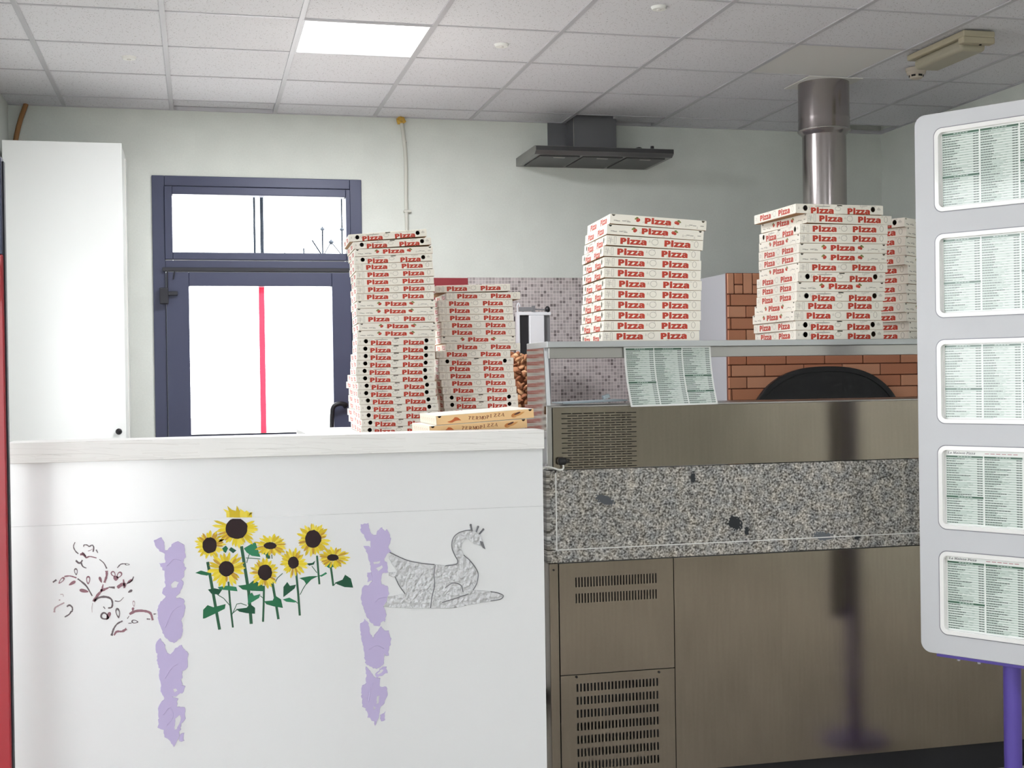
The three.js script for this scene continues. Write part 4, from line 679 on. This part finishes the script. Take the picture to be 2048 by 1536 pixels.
{
  // tallest stack, next to the door
  const A = [['C', 703, 857, 4.6], ['C', 712, 864, 3.8], ['B', 714.5, 867, 2.7], ['C', 716, 867.5, 2.6], ['A', 716, 868, 2.3], ['A', 718, 871, 2.1], ['A', 718.5, 871.5, 1.8], ['A', 718, 871.5, 1.5], ['A', 718, 871, 1.2], ['B', 719.5, 872, 1], ['B', 719.5, 872.5, 0.8], ['A', 721, 873, 0.7], ['B', 722.5, 875.5, 0.5], ['B', 721, 874.7, 0.4], ['C', 721, 874, 0.3], ['C', 721, 873, 0.2], ['C', 718.5, 872, 0.1], ['C', 717.7, 871.5, 0.1], ['C', 717, 870.6, 0], ['C', 717, 871, 0], ['C', 721, 874, 0], ['C', 721.7, 875, 0], ['C', 724, 877, 0], ['C', 726.6, 879.6, 0], ['C', 726, 879.5, 0], ['C', 729, 882, 0], ['C', 729, 882, 0]];
  stack(A.map(([t, a, b, r], i) => [t, 'A', a, b, r, -2.6 + rr(-1, 1)]), BASE, 0.033, -5.7, 'the tall stack beside the door', 'pizza boxes in the tall stack by the door');
  // short stack hidden behind it
  stack(Array.from({ length: 8 }, (_, i) => ['A', 'A', 0, 0, 0, rr(-2, 2)]), BASE, 0.0335, -6.1, 'the short stack behind the tallest one', 'pizza boxes in the short stack behind', (i) => [0.905 + rr(-0.006, 0.006) - (i === 1 ? 0.008 : 0), -6.27]);
  const B = [['A', 878, 1022, 1.3], ['A', 900, 1039, 0.6], ['A', 882, 1028.6, 0.4], ['A', 883, 1029, 0.3], ['A', 884, 1031, 0.2], ['A', 886, 1032, 0.1], ['A', 886.8, 1032.6, 0], ['B', 887, 1036, 0], ['A', 896, 1043.6, 0], ['A', 876.4, 1025, 0], ['C', 883.7, 1032.8, 0], ['A', 883.7, 1032, 0], ['A', 884.6, 1032.6, 0], ['A', 885.5, 1035.6, 0], ['A', 887.7, 1036.8, 0], ['C', 891.5, 1040.5, 0], ['C', 892, 1041, 0], ['A', 892, 1041, 0], ['C', 892, 1041, 0], ['C', 892, 1041, 0]];
  stack(B.map(([t, a, b, r]) => [t, 'A', a, b, r, -3 + rr(-1.4, 1.4)]), BASE, 0.03375, -5.85, 'the stack by the red panel', 'pizza boxes in the stack by the red panel');
  const C = [['B', 'A', 1227.4, 1419, -3.9], ['B', 'A', 1223, 1413, -3.6], ['A', 'C', 1223, 1410, -3.2], ['A', 'C', 1218, 1405, -2.7], ['A', 'C', 1219, 1408, -2.3], ['A', 'C', 1218, 1407, -1.9], ['A', 'C', 1220, 1408.5, -1.5], ['A', 'C', 1219, 1407.5, -1.2], ['A', 'C', 1217.5, 1406.5, -0.9], ['A', 'C', 1218, 1406.5, -0.6], ['A', 'C', 1215, 1405, -0.3], ['A', 'C', 1215, 1404.5, 0]];
  stack(C.map(([t, l, a, b, r]) => [t, l, a, b, r, -4 + rr(-0.8, 0.8)]), SHELF, 0.0353, -4.25, 'the lone stack on the shelf', 'pizza boxes in the single shelf stack');
  const D = [['C', 'A', 1591, 1767], ['A', 'B', 1611, 1779], ['A', 'C', 1604, 1774], ['A', 'B', 1603, 1774], ['B', 'A', 1602, 1773], ['B', 'A', 1601, 1774], ['A', 'B', 1603, 1774], ['C', 'A', 1596, 1772], ['B', 'A', 1595.5, 1772], ['C', 'A', 1595, 1771], ['A', 'B', 1591.6, 1767], ['A', 'B', 1587, 1764], ['C', 'A', 1590.6, 1766], ['C', 'A', 1593, 1768]];
  stack(D.map(([t, l, a, b], i) => [t, l, a, b, i < 2 ? (i ? -0.4 : -0.2) : 0, i === 1 ? 3 : rr(-0.9, 0.9)]), SHELF, 0.035, -4.25, 'the stack in front of the oven', 'pizza boxes in the stack before the oven');
  stack(Array.from({ length: 13 }, (_, i) => [i ? 'A' : 'C', 'A', 0, 0, 0, -58 + rr(-2, 2), 'B']), SHELF, 0.0366, 0, 'the turned stack beside the menu board', 'pizza boxes in the turned stack', (i) => [2.711 + rr(-0.008, 0.008), -4.691]);
}
// two cream boxes behind the bar top
{
  const w = 0.33, h = 0.03;
  const make = (label) => { const g = thing('cream_pizza_box', label, 'pizza box', [0, 0, 0], 0, 'cream pizza boxes on the bar');
    const s = new THREE.BoxGeometry(w, h - 0.001, 0.002), uvs = (ge) => ge;
    part('front_panel', panelGeo('B', w, h - 0.001), BM.TF, g); part('left_panel', panelGeo('A', w, h - 0.001).rotateY(-Math.PI / 2), BM.TS, g); part('right_panel', panelGeo('A', w - 0.005, h - 0.001).rotateY(Math.PI / 2), M.kraft, g); part('back_panel', panelGeo('A', w - 0.005, h - 0.001).rotateY(Math.PI), M.kraft, g);
    part('lid', new THREE.BoxGeometry(w - 0.001, 0.0015, w - 0.001).translate(0, h - 0.0005, 0), M.card, g); part('base', new THREE.BoxGeometry(w - 0.006, 0.0015, w - 0.006).translate(0, 0.001, 0), M.kraft, g); return g; };
  const lo = make('cream TERMOPIZZA box under another one on the bar'), hi = make('upper cream TERMOPIZZA box lying on another one on the bar');
  const cx = (a, b, y) => xAt((a + b) / 2, y, 4.135);
  lo.position.set(cx(859, 1055, 1.335), 1.3205, -4.135 - w / 2); hi.position.set(cx(874, 1070, 1.37), 1.3535, -4.135 - w / 2); lo.rotation.set(0, R(0.6), R(3), 'ZYX'); hi.rotation.set(0, R(-0.4), R(3.1), 'ZYX');
  const st = thing('cardboard_flat', 'brown cardboard flats under the cream boxes', 'cardboard', [0.9, 1.281, -4.3]);
  for (let k = 0; k < 3; k++) part('sheet', bx(-0.12 + k * 0.02, 0.15, k * 0.01, k * 0.01 + 0.009, -0.15, 0.15), M.kraft, st);
}

// ---------------------------------------------------------------- things by the back wall
{
  const t = thing('back_worktop', 'steel worktop along the back wall below the mosaic', 'worktop', [0, 0, 0]);
  part('top', bx(1.66, 2.7, 0.88, 0.92, -7.82, -7.15, 0.003), M.steelSmooth, t); part('cupboard', bx(1.68, 2.68, 0.1, 0.88, -7.8, -7.2), M.steelSmooth, t); for (const x of [1.72, 2.64]) for (const z of [-7.75, -7.25]) part('foot', cyl(0.02, 0.02, 0.1, x, 0, z, 12), M.black, t);
  const z = -7.3, m = thing('lever_press', 'tall steel machine with a lever and black ball knob by the mosaic', 'machine', [1.92, 0.92, z]);
  part('frame', mergeGeometries([bx(-0.106, -0.09, 0, 0.958, -0.02, 0.02), bx(-0.09, 0.1, 0.94, 0.958, -0.02, 0.02)]), M.steelWhite, m);
  part('dark_column', bx(-0.09, -0.034, 0, 0.938, -0.12, 0.01, 0.003), M.black, m); part('white_housing', bx(-0.034, 0.058, 0, 0.938, -0.14, 0.03, 0.006), M.steelWhite, m); part('grey_housing', bx(0.058, 0.1, 0, 0.938, -0.14, 0.0, 0.004), M.greyPlastic, m);
  const lv = part('lever', mergeGeometries([bx(-0.09, -0.005, 0.962, 0.986, 0, 0.02), bx(-0.01, 0.003, 0.958, 0.994, -0.006, 0.026)]), M.greyPlastic, m);
  part('lever_rod', tube([[0, 0.974, 0.01], [0.075, 0.97, 0.01]], 0.004, 6, 8), M.greyPlastic, lv); part('ball_knob', new THREE.SphereGeometry(0.0185, 20, 14).scale(0.85, 1.1, 1).translate(0.082, 0.972, 0.01), M.black, lv);
  part('hook', tube([[-0.1, 0.958, 0.01], [-0.1, 1.0, 0.01], [-0.092, 1.01, 0.01], [-0.085, 0.99, 0.01]], 0.004, 14, 6), M.steelWhite, m);
  // clear sack of brown flakes standing beside the press
  const sx = 1.70, sz = -6.85, b = thing('flake_sack', 'clear tall sack filled with brown flaky chips', 'sack', [sx, 0, sz]);
  part('stool_seat', cyl(0.13, 0.13, 0.03, 0, 0.87, 0, 28), M.greyPlastic, b); part('stool_column', cyl(0.03, 0.03, 0.87, 0, 0, 0, 16), M.greyPlastic, b); part('stool_base', cyl(0.14, 0.12, 0.02, 0, 0, 0, 24), M.greyPlastic, b);
  const fl = new THREE.IcosahedronGeometry(0.018, 1); const geos = [[], [], [], []];
  for (let k = 0; k < 620; k++) { const a = rnd() * 6.3, y = 0.92 + rnd() * 0.7, rad = 0.085 * (0.85 + 0.2 * rnd()) * (y > 1.55 ? 0.8 : 1); const c = fl.clone(); c.scale(rr(0.6, 1.5), rr(0.3, 0.7), rr(0.6, 1.3)); c.rotateX(rnd() * 3); c.rotateY(rnd() * 6); c.rotateZ(rnd() * 3); c.translate(Math.cos(a) * rad, y, Math.sin(a) * rad); geos[rnd() * 4 | 0].push(c); }
  const core = cyl(0.078, 0.07, 0.7, 0, 0.9, 0, 20); part('core', core, M.chips[1], b);
  geos.forEach((l, i) => { const m2 = part('flakes', mergeGeometries(l), M.chips[i], b); m2.userData.kind = 'stuff'; });
}

shade(scene);
scene.updateMatrixWorld(true);
renderer.render(scene, camera);
